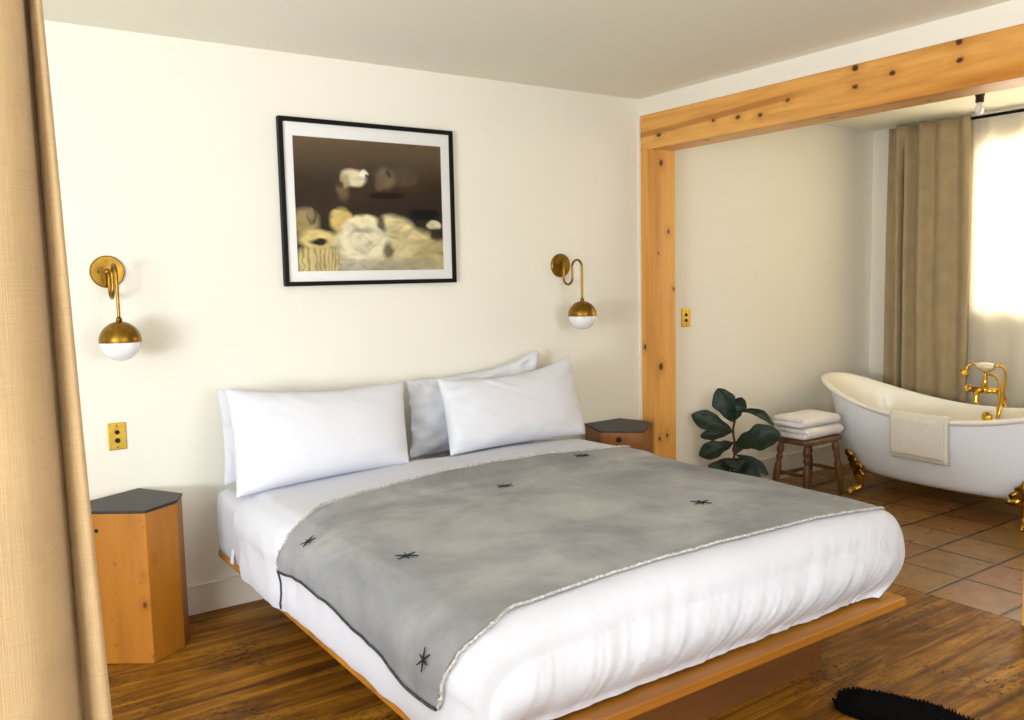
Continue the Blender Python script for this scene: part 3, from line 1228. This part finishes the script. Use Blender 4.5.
for q in range(420):
    u, v = srng.random(), srng.random()
    L0 = lum0[int(v * NZ), int(u * NX)]
    if L0 < 0.22:
        if srng.random() < 0.6:
            continue
    a = srng.uniform(-0.9, 0.9) + (1.2 if u < 0.25 and v > 0.8 else 0)
    du, dv = Ud - u, (Vd - v) * 0.85
    p_, q_ = du * math.cos(a) + dv * math.sin(a), -du * math.sin(a) + dv * math.cos(a)
    ln, wd = srng.uniform(0.025, 0.07), srng.uniform(0.006, 0.018)
    m = np.clip(1.4 - np.sqrt((p_ / ln) ** 2 + (q_ / wd) ** 2), 0, 1)[..., None] * srng.uniform(0.15, 0.5)
    k = srng.choice((0.55, 0.7, 0.85, 1.18, 1.3))
    tint = np.array((1.0, srng.uniform(0.94, 1.0), srng.uniform(0.78, 1.02)))
    img = img * (1 - m) + img * k * tint * m
lay = me.color_attributes.new('paint', 'FLOAT_COLOR', 'POINT')
flat = np.ones((h1 * w1, 4))
flat[:, :3] = np.clip(img, 0, 1).reshape(-1, 3)
lay.data.foreach_set('color', flat.ravel())
me.materials.append(M['art'])
art = bpy.data.objects.new('painting', me)
col.objects.link(art)
art.parent = pic
finish('glazing', bx((FX0 + b, -0.0275, FZ0 + b), (FX1 - b, -0.0260, FZ1 - b)), M['glass'], pic)

# ------------------------------------------------------------------ curtains


def drape(name, plan_fn, z0, z1, mat, nz_=40, thick=0.004, parent=None):
    """plan_fn(t, h) -> list of (x, y) for height fraction h (0 bottom, 1 top)"""
    bm = bmesh.new()
    P = []
    for k in range(nz_ + 1):
        h = k / nz_
        P.append([(x, y, z0 + (z1 - z0) * h) for x, y in plan_fn(h)])
    grid(bm, P)
    return finish(name, bm, mat, parent, smooth=True, solid=thick)


def left_plan(h):
    w = max(0.22, 1.4 - 1.46 * h)          # flares downwards
    e = -3.519 - 0.065 * h                    # right edge
    base = [(-3.97, -2.50), (-3.93, -2.66), (-3.86, -2.76), (-3.77, -2.80), (-3.68, -2.79), (e - 0.075 * w - 0.012, -2.77),
            (e - 0.040 * w - 0.004, -2.715), (e - 0.030 * w, -2.700), (e - 0.022 * w, -2.735), (e - 0.004, -2.745), (e, -2.715), (e - 0.015, -2.66),
            (e - 0.06, -2.62), (e - 0.05, -2.56), (e - 0.10, -2.51), (e - 0.20, -2.55), (e - 0.28, -2.49), (e - 0.36, -2.50)]
    base = [(x + 0.004 * nz(i * 0.7, h * 3.0), y + 0.006 * nz(i * 0.9 + 5, h * 2.4)) for i, (x, y) in enumerate(base)]
    return [(p.x + 0.006, p.y) for p in smoothpath([(x, y, 0) for x, y in base], 5)]


cl = empty('curtain', (-3.75, -2.65, 0), 'tall beige linen curtain hanging close on the left edge of the view', 'curtain')
drape('drape', left_plan, 0.015, H - 0.03, M['linen'], 50, parent=cl)
bm = bmesh.new()
tube(bm, [(-3.50, -2.66, H - 0.014), (XL, -2.66, H - 0.014)], 0.012, 12)
finish('rail', bm, M['black'], cl, smooth=True)


def bath_plan(h):
    y0, y1 = -0.205 - 0.0 * h, -0.82 - 0.04 * (1 - h)
    pts = []
    n = 260
    for i in range(n + 1):
        u = i / n
        ph = u * 9.4 * PI * 0.62
        amp = 0.030 + 0.012 * math.sin(u * 7)
        x = 2.322 + amp * math.sin(ph * 1.35 + 0.5 * nz(u * 4, h * 1.2)) + 0.012 * nz(u * 9, h * 1.5, 2)
        # one deep crease near the wall end
        x += 0.105 * math.exp(-(abs(u - 0.21) / 0.020) ** 3) * (1 - sstep(0.88, 0.97, h)) - 0.03 * math.exp(-((u - 0.27) / 0.03) ** 2) - 0.012 * math.exp(-((u - 0.15) / 0.03) ** 2)
        x = min(x, 2.436)
        pts.append((x, y0 + (y1 - y0) * u + 0.01 * nz(u * 3, h * 2, 5)))
    return pts


cb = empty('curtain', (2.33, -0.5, 0), 'taupe linen curtain on a black rod left of the bright bathroom window', 'curtain')
drape('drape', bath_plan, 0.02, 2.545, M['linen_bath'], 40, parent=cb)


def sheer_plan(h):
    pts = []
    n = 150
    for i in range(n + 1):
        u = i / n
        pts.append((2.412 + 0.013 * math.sin(u * 44 + 0.6 * nz(u * 5, h)) + 0.004 * nz(u * 30, h * 2), -0.795 - 1.33 * u))
    return pts


sh = empty('sheer_curtain', (2.412, -1.4, 0), 'thin white sheer curtain glowing in front of the bathroom window', 'curtain')
drape('panel', sheer_plan, 0.03, 2.518, M['sheer'], 20, thick=0.0, parent=sh)
rod = empty('curtain_rod', (2.35, -1.2, 2.53), 'thin black curtain rod above the bathroom window', 'curtain rod')
bm = bmesh.new()
tube(bm, [(2.392, -0.215, 2.532), (2.392, -2.30, 2.532)], 0.0105, 12)
finish('pole', bm, M['black'], rod, smooth=True)
for yy in (-0.225, -2.26):
    bm = bmesh.new()
    tube(bm, [(2.392, yy, 2.532), (2.42, yy, 2.532), (XW, yy, 2.532)], 0.006, 8)
    finish('bracket', bm, M['black'], rod, smooth=True)

# ------------------------------------------------------------------ bare bulb on the bathroom ceiling
lb = empty('ceiling_bulb', (1.778, -1.153, H), 'small bare bulb in a dark socket on the bathroom ceiling', 'ceiling lamp')
bm = bmesh.new()
lathe(bm, [(0, 0), (0.028, 0), (0.028, -0.010), (0.024, -0.014), (0.024, -0.052), (0, -0.052)], (1.778, -1.153, H), (0, 0, 1), 24)
finish('socket', bm, plain('bronze_socket', S(58, 44, 26), 0.4, 0.8, nscale=30, namp=0.2), lb)
bm = bmesh.new()
lathe(bm, [(0.013, -0.050), (0.016, -0.062), (0.026, -0.082), (0.028, -0.098), (0.022, -0.116), (0.010, -0.125), (0, -0.126)], (1.778, -1.153, H), (0, 0, 1), 24)
finish('bulb', bm, M['opal'], lb, smooth=True)

# ------------------------------------------------------------------ clawfoot tub
TX, TY, TL_, TW = 1.70, -1.10, 0.94, 0.38
tub = empty('bathtub', (TX, TY, 0), 'white clawfoot slipper bathtub with brass feet before the window', 'bathtub')
TZB = 0.130


def rim_z(y):
    return 0.577 + 0.185 * min(1.2, abs((y - TY) / TL_)) ** 2.0


def tub_ring(scale, t, dz=0.0, n=72, p=2.45, wscale=None):
    pts = []
    for k in range(n):
        a = 2 * PI * k / n
        ca, sa = math.cos(a), math.sin(a)
        x = TX + TW * (wscale or scale) * math.copysign(abs(ca) ** (2 / p), ca)
        y = TY + TL_ * scale * math.copysign(abs(sa) ** (2 / p), sa)
        yr = TY + TL_ * math.copysign(abs(sa) ** (2 / p), sa)
        z = TZB + (rim_z(yr) - TZB) * t + dz
        pts.append((x, y, z))
    return pts


outer = [(0.30, 0.0, 0), (0.58, 0.0, 0.0), (0.68, 0.015, 0.0), (0.745, 0.07, 0), (0.79, 0.18, 0), (0.83, 0.35, 0), (0.865, 0.55, 0), (0.90, 0.78, 0), (0.925, 0.93, 0)]
bm = bmesh.new()
P = [tub_ring(s, t, d, wscale=s * (1.06 - 0.06 * t)) for s, t, d in outer]
V = grid(bm, P, True)
bm.faces.new(V[0])
finish('shell', bm, M['enamel_out'], tub, smooth=True, sub=1)
inner = [(0.925, 0.93, 0.0), (0.955, 0.95, 0.0), (0.985, 0.96, 0.0), (1.0, 0.985, 0.0), (0.995, 1.0, 0.004), (0.97, 1.0, 0.010), (0.945, 1.0, 0.004), (0.93, 0.985, 0),
         (0.91, 0.93, 0), (0.885, 0.75, 0), (0.84, 0.5, 0), (0.78, 0.27, 0), (0.70, 0.14, 0), (0.58, 0.085, 0), (0.30, 0.075, 0)]
bm = bmesh.new()
P = [tub_ring(s, t, d) for s, t, d in inner]
V = grid(bm, P, True)
bm.faces.new(V[-1])
finish('rim_and_basin', bm, M['enamel'], tub, smooth=True, sub=1)


def claw_foot(sx, sy):
    """cast brass foot under one corner"""
    bx_, by_ = TX + sx * 0.235, TY + (0.475 if sy > 0 else -0.53)
    d = Vector((sx * 0.75, sy * 0.66, 0)).normalized()
    side = Vector((-d.y, d.x, 0))
    base = Vector((bx_, by_, 0))
    bm = bmesh.new()
    # leg: from the belly of the tub, out and down to the paw
    path = [base + d * 0.035 + Vector((0, 0, 0.205)), base + d * 0.055 + Vector((0, 0, 0.165)), base + d * 0.050 + Vector((0, 0, 0.12)),
            base + d * 0.032 + Vector((0, 0, 0.08)), base + d * 0.035 + Vector((0, 0, 0.045)), base + d * 0.07 + Vector((0, 0, 0.026)), base + d * 0.098 + Vector((0, 0, 0.020))]
    tube(bm, smoothpath(path, 4), [0.034 - 0.0006 * k if k < 8 else (0.029 - 0.0016 * (k - 8) if k < 14 else 0.0195) for k in range(25)], 12)
    # toes
    for k in (-1, 0, 1):
        dd = (d + side * 0.55 * k).normalized()
        s0 = base + d * 0.070 + side * 0.014 * k
        tp = [s0 + Vector((0, 0, 0.026)), s0 + dd * 0.022 + Vector((0, 0, 0.024)), s0 + dd * 0.042 + Vector((0, 0, 0.014)), s0 + dd * 0.052 + Vector((0, 0, 0.004))]
        tube(bm, smoothpath(tp, 3), [0.011] * 4 + [0.010, 0.010, 0.009, 0.008, 0.006, 0.004], 8)
    paw = finish('claw_foot', bm, M['gold'], tub, smooth=True)
    # leafy shield that climbs the tub
    bm = bmesh.new()
    P = []
    for i in range(15):
        v = i / 14
        row = []
        for j in range(13):
            u = j / 12 * 2 - 1
            wdt = (0.095 * (1 - v) ** 0.6 + 0.010) * (1 + 0.16 * math.sin(v * 21))
            z = 0.125 + 0.175 * v + 0.030 * abs(u) * (1 - v) - 0.01 * u * u
            out = 0.062 + 0.060 * v ** 1.1 - 0.025 * u * u + 0.011 * math.sin(u * 9) * math.sin(v * 13) + 0.010 * (1 - abs(u))
            row.append(base + d * out + side * wdt * u + Vector((0, 0, z)))
        P.append(row)
    grid(bm, P)
    finish('acanthus_shield', bm, M['gold_dark'], paw, smooth=True, solid=0.014)


for sx, sy in ((-1, 1), (1, 1), (-1, -1), (1, -1)):
    claw_foot(sx, sy)

# drain and overflow
bm = bmesh.new()
ox = TX + TW * 0.885
lathe(bm, [(0, 0), (0.033, 0), (0.034, 0.006), (0.028, 0.012), (0.016, 0.013), (0.010, 0.020), (0, 0.021)], (ox - 0.012, -1.135, 0.520), (-1, 0, 0.12), 24)
finish('overflow_cover', bm, M['gold'], tub, smooth=True)
bm = bmesh.new()
tube(bm, smoothpath([(TX + 0.12, TY - 0.04, 0.16), (TX + 0.12, TY - 0.04, 0.075), (TX + 0.20, TY - 0.04, 0.06), (TX + 0.42, TY - 0.04, 0.06)], 5), 0.018, 10)
tube(bm, [(TX + 0.42, TY - 0.04, 0.0), (TX + 0.42, TY - 0.04, 0.075)], 0.02, 10)
finish('drain_pipe', bm, M['gold'], tub, smooth=True)
bm = bmesh.new()
for dy in (-0.09, 0.09):
    tube(bm, [(TX + TW + 0.06, TY + dy, 0.0), (TX + TW + 0.06, TY + dy, 0.60)], 0.011, 10)
    lathe(bm, [(0, 0), (0.03, 0), (0.028, 0.008), (0.013, 0.012), (0, 0.012)], (TX + TW + 0.06, TY + dy, 0.0), (0, 0, 1), 16)
finish('supply_pipe', bm, M['gold'], tub, smooth=True)

# faucet: British telephone style, spanning the far rim
FXc, FYc, FZc = TX + TW - 0.015, -1.095, 0.690
fa = empty('faucet', (FXc - TX, FYc - TY, 0.60), None, None)
fa.parent = tub
def fpart(name, bm, mat, smooth=True):
    return finish(name, bm, mat, fa, smooth=smooth)


bm = bmesh.new()
tube(bm, [(FXc, FYc + 0.085, FZc), (FXc, FYc - 0.085, FZc)], 0.017, 14)          # crossbar body
lathe(bm, [(0, -0.02), (0.026, -0.02), (0.030, 0.0), (0.026, 0.022), (0.018, 0.03), (0.014, 0.085), (0.017, 0.092), (0.0, 0.094)], (FXc, FYc, FZc), (0, 0, 1), 18)
for s in (1, -1):
    tube(bm, smoothpath([(FXc + 0.0, FYc + s * 0.07, FZc), (FXc + 0.03, FYc + s * 0.088, FZc - 0.01), (TX + TW + 0.06, FYc + s * 0.09, FZc - 0.05), (TX + TW + 0.06, FYc + s * 0.09, 0.595)], 5), 0.012, 10)
fpart('valve_body', bm, M['gold'])
bm = bmesh.new()
sp = smoothpath([(FXc - 0.01, FYc + 0.004, FZc + 0.0), (FXc - 0.05, FYc + 0.008, FZc + 0.005), (FXc - 0.085, FYc + 0.010, FZc - 0.02), (FXc - 0.09, FYc + 0.010, FZc - 0.075)], 5)
tube(bm, sp, [0.017] * 8 + [0.018] * (len(sp) - 10) + [0.021, 0.021], 14)
fpart('spout', bm, M['gold'])
for s in (1, -1):
    c = Vector((FXc - 0.012, FYc + s * 0.105, FZc + 0.008))
    bm = bmesh.new()
    tube(bm, [(FXc, FYc + s * 0.085, FZc), tuple(c)], 0.011, 10)
    for k in range(4):
        a = PI / 4 + k * PI / 2
        e = c + Vector((math.cos(a) * 0.032, 0, math.sin(a) * 0.032))
        tube(bm, [tuple(c), tuple(c.lerp(e, 0.6)), tuple(e)], [0.007, 0.006, 0.009], 8)
    hnd = fpart('cross_handle', bm, M['gold'])
    bm = bmesh.new()
    lathe(bm, [(0, 0), (0.013, 0), (0.012, 0.008), (0, 0.010)], tuple(c + Vector((0, s * 0.008, 0))), (0, s, 0), 14)
    fpart('handle_cap', bm, M['porcelain'])
# cradle
bm = bmesh.new()
tube(bm, [(FXc, FYc, FZc + 0.08), (FXc, FYc, FZc + 0.125)], 0.008, 10)
cz = FZc + 0.125
for s in (1, -1):
    tube(bm, smoothpath([(FXc, FYc, cz), (FXc, FYc + s * 0.03, cz + 0.006), (FXc, FYc + s * 0.055, cz + 0.024), (FXc - 0.004, FYc + s * 0.06, cz + 0.045)], 4), 0.0055, 8)
fpart('cradle', bm, M['gold'])
# handset
hz0 = cz + 0.040
bm = bmesh.new()
lathe(bm, [(0, -0.060), (0.012, -0.058), (0.018, -0.045), (0.022, -0.015), (0.022, 0.015), (0.018, 0.045), (0.012, 0.058), (0, 0.060)], (FXc, FYc + 0.002, hz0), (0, 1, 0), 18)
fpart('porcelain_grip', bm, M['porcelain'])
bm = bmesh.new()
tube(bm, smoothpath([(FXc, FYc + 0.058, hz0), (FXc - 0.004, FYc + 0.085, hz0 + 0.008), (FXc - 0.012, FYc + 0.108, hz0 - 0.006), (FXc - 0.016, FYc + 0.116, hz0 - 0.030)], 5), 0.0085, 10)
lathe(bm, [(0, 0), (0.010, 0), (0.013, 0.016), (0.026, 0.030), (0.037, 0.040), (0.038, 0.047), (0, 0.044)], (FXc - 0.016, FYc + 0.117, hz0 - 0.022), (-0.25, 0.35, -1), 22)
fpart('shower_head', bm, M['gold'])
bm = bmesh.new()
tube(bm, [(FXc, FYc - 0.056, hz0), (FXc, FYc - 0.085, hz0 + 0.004)], 0.010, 10)
fpart('hose_ferrule', bm, M['gold'])
bm = bmesh.new()
hp = smoothpath([(FXc, FYc - 0.080, hz0 + 0.004), (FXc - 0.005, FYc - 0.115, hz0 - 0.004), (FXc - 0.02, FYc - 0.138, hz0 - 0.045), (FXc - 0.05, FYc - 0.148, hz0 - 0.14),
                 (FXc - 0.09, FYc - 0.150, hz0 - 0.24), (FXc - 0.105, FYc - 0.140, hz0 - 0.32), (FXc - 0.085, FYc - 0.125, hz0 - 0.30), (FXc - 0.04, FYc - 0.12, hz0 - 0.18),
                 (FXc - 0.012, FYc - 0.09, hz0 - 0.09), (FXc, FYc - 0.055, hz0 - 0.062), (FXc, FYc - 0.012, hz0 - 0.060)], 6)
tube(bm, hp, 0.0085, 10)
fpart('hose', bm, M['gold'])

# ------------------------------------------------------------------ towel over the tub rim
def tub_towel():
    """two layers folded over the near rim"""
    t = empty('towel', (1.34, -1.08, 0.58), 'ivory bath towel draped over the near rim of the bathtub', 'towel')
    for idx, (ya, yb, zlow, off) in enumerate(((-0.905, -1.262, 0.318, 0.010), (-0.892, -1.240, 0.338, 0.018))):
        bm = bmesh.new()
        P = []
        nyy = 22
        for j in range(nyy + 1):
            v = j / nyy
            y = ya + (yb - ya) * v
            zr = rim_z(y)
            xr = TX - TW
            row = []
            sw = 0.004 * nz(v * 4 + idx, 2.0)
            # outside hang -> over the lip -> inside
            path = [(xr - off + 0.010 + sw * 1.5, zlow + 0.004 * math.sin(v * 5)), (xr - off + 0.006 + sw, zlow + 0.08), (xr - off + 0.002 + sw, zr - 0.10), (xr - off, zr - 0.04), (xr - off - 0.002, zr - 0.01),
                    (xr - off * 0.6 + 0.004, zr + 0.004 + off * 0.8), (xr + 0.014, zr + 0.009 + off), (xr + 0.030 + off * 0.3, zr + 0.002 + off * 0.6), (xr + 0.044 + off, zr - 0.03), (xr + 0.052 + off, zr - 0.10), (xr + 0.062 + off, zr - 0.17)]
            row = [(p.x, y, p.y) for p in smoothpath([(a, b_, 0) for a, b_ in path], 3)]
            P.append(row)
        grid(bm, P)
        finish('towel_layer', bm, M['towel_ivory'], t, smooth=True, solid=0.007)


tub_towel()

# ------------------------------------------------------------------ stool and folded towels
SX, SY, SZ = 1.13, -0.413, 0.405
st = empty('stool', (SX, SY, 0), 'small dark wooden stool with turned legs between the plant and the bathtub', 'stool')
bm = bmesh.new()
box(bm, (SX - 0.205, SY - 0.145, SZ - 0.032), (SX + 0.205, SY + 0.145, SZ))
ved = [e for e in bm.edges if abs(e.verts[0].co.z - e.verts[1].co.z) > 0.01]
bmesh.ops.bevel(bm, geom=ved, offset=0.07, segments=6, affect='EDGES', profile=0.5)
finish('seat', bm, M['stool_seat'], st, bevel=0.008, segs=3)
legs = {}
for sx in (-1, 1):
    for sy in (-1, 1):
        a = Vector((SX + sx * 0.150, SY + sy * 0.098, SZ - 0.028))
        b_ = Vector((SX + sx * 0.188, SY + sy * 0.132, 0.0))
        legs[(sx, sy)] = (a, b_)
        L = (b_ - a).length
        bm = bmesh.new()
        prof = [(0.0, 0), (0.016, 0), (0.017, 0.02), (0.022, 0.035), (0.026, 0.055), (0.022, 0.075), (0.015, 0.088), (0.021, 0.10), (0.022, 0.115), (0.015, 0.128), (0.020, 0.15),
                (0.025, 0.18), (0.0255, 0.22), (0.022, 0.27), (0.019, 0.31), (0.017, 0.345), (0.014, L), (0, L)]
        lathe(bm, prof, a, (b_ - a), 16)
        finish('leg', bm, M['stool'], st, smooth=True)


def rung(p, q, f, g):
    A = legs[p][0].lerp(legs[p][1], f)
    B = legs[q][0].lerp(legs[q][1], g)
    bm = bmesh.new()
    tube(bm, [A.lerp(B, k / 6) for k in range(7)], [0.008, 0.010, 0.013, 0.014, 0.013, 0.010, 0.008], 10)
    finish('rung', bm, M['stool'], st, smooth=True)


rung((-1, -1), (1, -1), 0.72, 0.72)
rung((-1, 1), (1, 1), 0.62, 0.62)
rung((-1, -1), (-1, 1), 0.55, 0.55)
rung((1, -1), (1, 1), 0.55, 0.55)


def folded_towel(cx, cy, z0, w, d, h, label, seed, rot=0.0):
    """a towel folded in layers; the layer ends show at the left (-x) end, the rounded fold at front and right"""
    t = empty('folded_towel', (cx, cy, z0), label, 'towel', 'folded towels on the stool')
    rot_m = Matrix.Rotation(rot, 4, 'Z')
    for (xa, xb, ws, za, hh, k) in ((-w / 2 + 0.035, w / 2, 1.0, z0, h, 0), (-w / 2, 0.0, 0.93, z0 + 0.002, h * 0.47, 1), (-w / 2 + 0.012, 0.0, 0.93, z0 + h * 0.5, h * 0.46, 2)):
        bm = bmesh.new()
        rr = hh * 0.48
        dd = d * ws
        P = []
        prof = []
        for q in range(9):
            a = -PI / 2 - PI * q / 8
            prof.append((-dd / 2 + rr + rr * math.cos(a), hh / 2 + rr * math.sin(a)))
        for q in range(9):
            a = PI / 2 - PI * q / 8
            prof.append((dd / 2 - rr + rr * math.cos(a), hh / 2 + rr * math.sin(a)))
        nx = 26
        for i in range(nx + 1):
            u = i / nx
            x = xa + (xb - xa) * u
            pin = 1.0
            ends = min(u, 1 - u) / 0.10
            if ends < 1:
                pin = math.sqrt(max(0.0, 1 - (1 - ends) ** 2)) * 0.45 + 0.55
            row = []
            for (yy, zz) in prof:
                dz = 0.006 * nz(x * 6 + seed, yy * 6, k + seed) + 0.003 * nz(x * 20, yy * 20, seed)
                row.append(Vector((x, yy * (0.97 + 0.03 * pin), za - z0 + hh / 2 + (zz - hh / 2) * pin + dz * (0.2 if zz < hh * 0.3 else 1.0))))
            P.append(row)
        V = grid(bm, P, True)
        bm.faces.new(V[0])
        bm.faces.new(V[-1])
        bmesh.ops.transform(bm, matrix=Matrix.Translation((cx, cy, z0)) @ rot_m, verts=bm.verts)
        finish('towel_fold', bm, M['towel'], t, smooth=True)
    return t


folded_towel(1.135, -0.411, 0.4075, 0.42, 0.26, 0.075, 'folded white bath towel lying on the stool under another towel', 1.0, 0.02)
folded_towel(1.120, -0.402, 0.485, 0.41, 0.25, 0.070, 'folded white bath towel on top of the other towel on the stool', 6.0, -0.03)

# ------------------------------------------------------------------ fiddle leaf fig
FP = Vector((0.583, -0.25, 0.222))
LX = Vector((0.62, -0.785, 0.0)).normalized()
DX = Vector((-0.785, -0.62, 0.0)).normalized()   # towards the viewer
PXM = 0.0064


def fpt(px, py, depth=0.0):
    return FP + LX * ((px - 734) * PXM) + Vector((0, 0, 1)) * ((470 - py) * PXM) + DX * depth


fig = empty('fig_plant', (0.60, -0.25, 0), 'leafy dark green fiddle leaf fig beside the stool, behind the bed', 'plant')
bm = bmesh.new()
lathe(bm, [(0, 0), (0.085, 0), (0.095, 0.02), (0.115, 0.17), (0.122, 0.175), (0.122, 0.19), (0.112, 0.19), (0.105, 0.165), (0, 0.165)], (0.60, -0.25, 0), (0, 0, 1), 28)
pot = finish('pot', bm, M['terracotta'], fig, smooth=False, bevel=0.002)
bm = bmesh.new()
lathe(bm, [(0, 0.160), (0.106, 0.160), (0.106, 0.166), (0.05, 0.174), (0, 0.172)], (0.60, -0.25, 0), (0, 0, 1), 20)
finish('soil', bm, M['soil'], pot, smooth=True)
bm = bmesh.new()
tube(bm, smoothpath([(0.600, -0.25, 0.165), fpt(732, 468), fpt(735, 448), fpt(733, 430), fpt(735, 416), fpt(734, 408)], 4), 0.0075, 8)
finish('stem', bm, M['stem'], fig, smooth=True)


def leaf(base, tip, width, tilt, bend, up=None, lobe=0.25, fold=0.25):
    base, tip = Vector(base), Vector(tip)
    ax = tip - base
    L = ax.length
    d = ax.normalized()
    # leaf normal: mostly towards the viewer / upwards, rolled by tilt
    nrm = (DX * math.cos(tilt) + Vector((0, 0, 1)) * math.sin(tilt))
    nrm = (nrm - d * nrm.dot(d)).normalized()
    side = d.cross(nrm).normalized()
    bm = bmesh.new()
    P = []
    n, m = 18, 10
    for i in range(n + 1):
        t = i / n
        # fiddle outline: narrow waist, broad rounded end
        prof = (math.sin(PI * min(1, t * 1.0) ** 1.35) ** 0.62) if 0 < t < 1 else 0.0
        prof *= (1 - lobe * math.exp(-((t - 0.38) / 0.13) ** 2))
        wv = 1 + 0.06 * math.sin(t * 19 + width * 90)
        hw = max(0.004, width * 0.5 * prof * wv)
        row = []
        for j in range(m + 1):
            u = j / m * 2 - 1
            p = base + d * (L * t) + side * hw * u
            p += nrm * (bend * math.sin(PI * t) + fold * hw * (abs(u) ** 1.3) + 0.006 * nz(t * 7, u * 3, width * 50) - 0.10 * L * t * t * abs(bend) * 6)
            row.append(p)
        P.append(row)
    grid(bm, P)
    o = finish('leaf', bm, M['leaf'], fig, smooth=True, solid=0.002, sub=1)
    bm = bmesh.new()
    tube(bm, [base + d * L * t + nrm * (bend * math.sin(PI * t) - 0.10 * L * t * t * abs(bend) * 6 - 0.001) for t in [k / 8 for k in range(9)]], [0.0035 - 0.0003 * k for k in range(9)], 6)
    finish('midrib', bm, M['stem'], o, smooth=True)


leaf(fpt(734, 421), fpt(718, 386, 0.02), 0.155, 0.1, 0.02)
leaf(fpt(735, 419), fpt(741, 396, -0.04), 0.10, 0.3, 0.02)
leaf(fpt(735, 410), fpt(773, 421, 0.05), 0.085, 1.15, 0.045, lobe=0.1)
leaf(fpt(733, 431), fpt(692, 413, 0.04), 0.135, 0.35, 0.02)
leaf(fpt(733, 430), fpt(701, 435, 0.06), 0.085, 0.4, 0.01, lobe=0.1)
leaf(fpt(734, 444), fpt(779, 429, 0.08), 0.175, 0.45, 0.02, lobe=0.15)
leaf(fpt(733, 442), fpt(700, 454, 0.07), 0.125, 0.3, 0.02)
leaf(fpt(735, 454), fpt(768, 472, 0.05), 0.075, 0.8, 0.035, lobe=0.1)
leaf(fpt(733, 458), fpt(757, 480, 0.12), 0.17, 0.6, 0.03)
leaf(fpt(732, 458), fpt(712, 480, 0.10), 0.15, 0.5, 0.03)
leaf(fpt(733, 464), fpt(738, 462, 0.22), 0.13, 1.2, 0.03)
leaf(fpt(734, 455), fpt(745, 450, -0.2), 0.13, 1.2, 0.03)

# ------------------------------------------------------------------ black fleece rug by the foot of the bed
RO = [(-1.195, -2.235), (-1.085, -2.212), (-1.02, -2.30), (-0.985, -2.39), (-0.955, -2.48), (-0.955, -2.60), (-0.90, -2.75), (-0.86, -2.95), (-0.92, -3.15), (-1.06, -3.28), (-1.22, -3.27),
      (-1.38, -3.15), (-1.46, -2.95), (-1.42, -2.75), (-1.33, -2.60), (-1.245, -2.46), (-1.225, -2.37), (-1.232, -2.285)]
ro = smoothpath([(x, y, 0) for x, y in RO + RO[:1]], 8)[:-1]
cx0 = sum(p.x for p in ro) / len(ro)
cy0 = sum(p.y for p in ro) / len(ro)
bm = bmesh.new()
P = []
for s, z in ((0.0, 0.034), (0.3, 0.034), (0.6, 0.032), (0.8, 0.031), (0.92, 0.028), (0.98, 0.018), (1.0, 0.008), (0.99, 0.001), (0.9, 0.001)):
    row = []
    for k, p in enumerate(ro):
        jag = 1 + (0.03 * nz(k * 0.55, 3.0) + 0.02 * nz(k * 1.7, 7.0)) * (1 if s > 0.9 else 0)
        x, y = cx0 + (p.x - cx0) * s * jag, cy0 + (p.y - cy0) * s * jag
        row.append((x, y, z + (0.007 * nz(x * 22, y * 22) if 0 < s < 0.97 else 0)))
    P.append(row)
V = grid(bm, P, True)
bm.faces.new(V[-1])
bmesh.ops.remove_doubles(bm, verts=bm.verts, dist=0.0004)
rug = finish('fleece_rug', bm, M['rug'], None, smooth=True, sub=1)
tag(rug, 'black shaggy fleece rug lying on the wood floor past the foot of the bed', 'rug')
rnd = random.Random(11)
bm = bmesh.new()
outline = [(p.x, p.y) for p in ro]
for q in range(2600):
    k = rnd.randrange(len(ro))
    s = 1 - abs(rnd.gauss(0, 0.10)) if rnd.random() < 0.7 else math.sqrt(rnd.random())
    s = max(0.05, min(0.995, s))
    x, y = cx0 + (ro[k].x - cx0) * s, cy0 + (ro[k].y - cy0) * s
    a = math.atan2(y - cy0, x - cx0) + rnd.uniform(-0.7, 0.7)
    L = rnd.uniform(0.004, 0.011)
    z = 0.030 if s < 0.9 else 0.016
    p0 = Vector((x, y, z - 0.006))
    p1 = p0 + Vector((math.cos(a) * L * 0.5, math.sin(a) * L * 0.5, 0.010))
    p2 = p0 + Vector((math.cos(a) * L, math.sin(a) * L, 0.003 if s > 0.9 else 0.014))
    w = Vector((-math.sin(a), math.cos(a), 0)) * 0.0022
    vs = [bm.verts.new(v) for v in (p0 - w, p0 + w, p1 + w * 0.8, p1 - w * 0.8, p2)]
    bm.faces.new((vs[0], vs[1], vs[2], vs[3]))
    bm.faces.new((vs[3], vs[2], vs[4]))
pile = finish('wool_pile', bm, M['rug'], rug)
pile['kind'] = 'stuff'
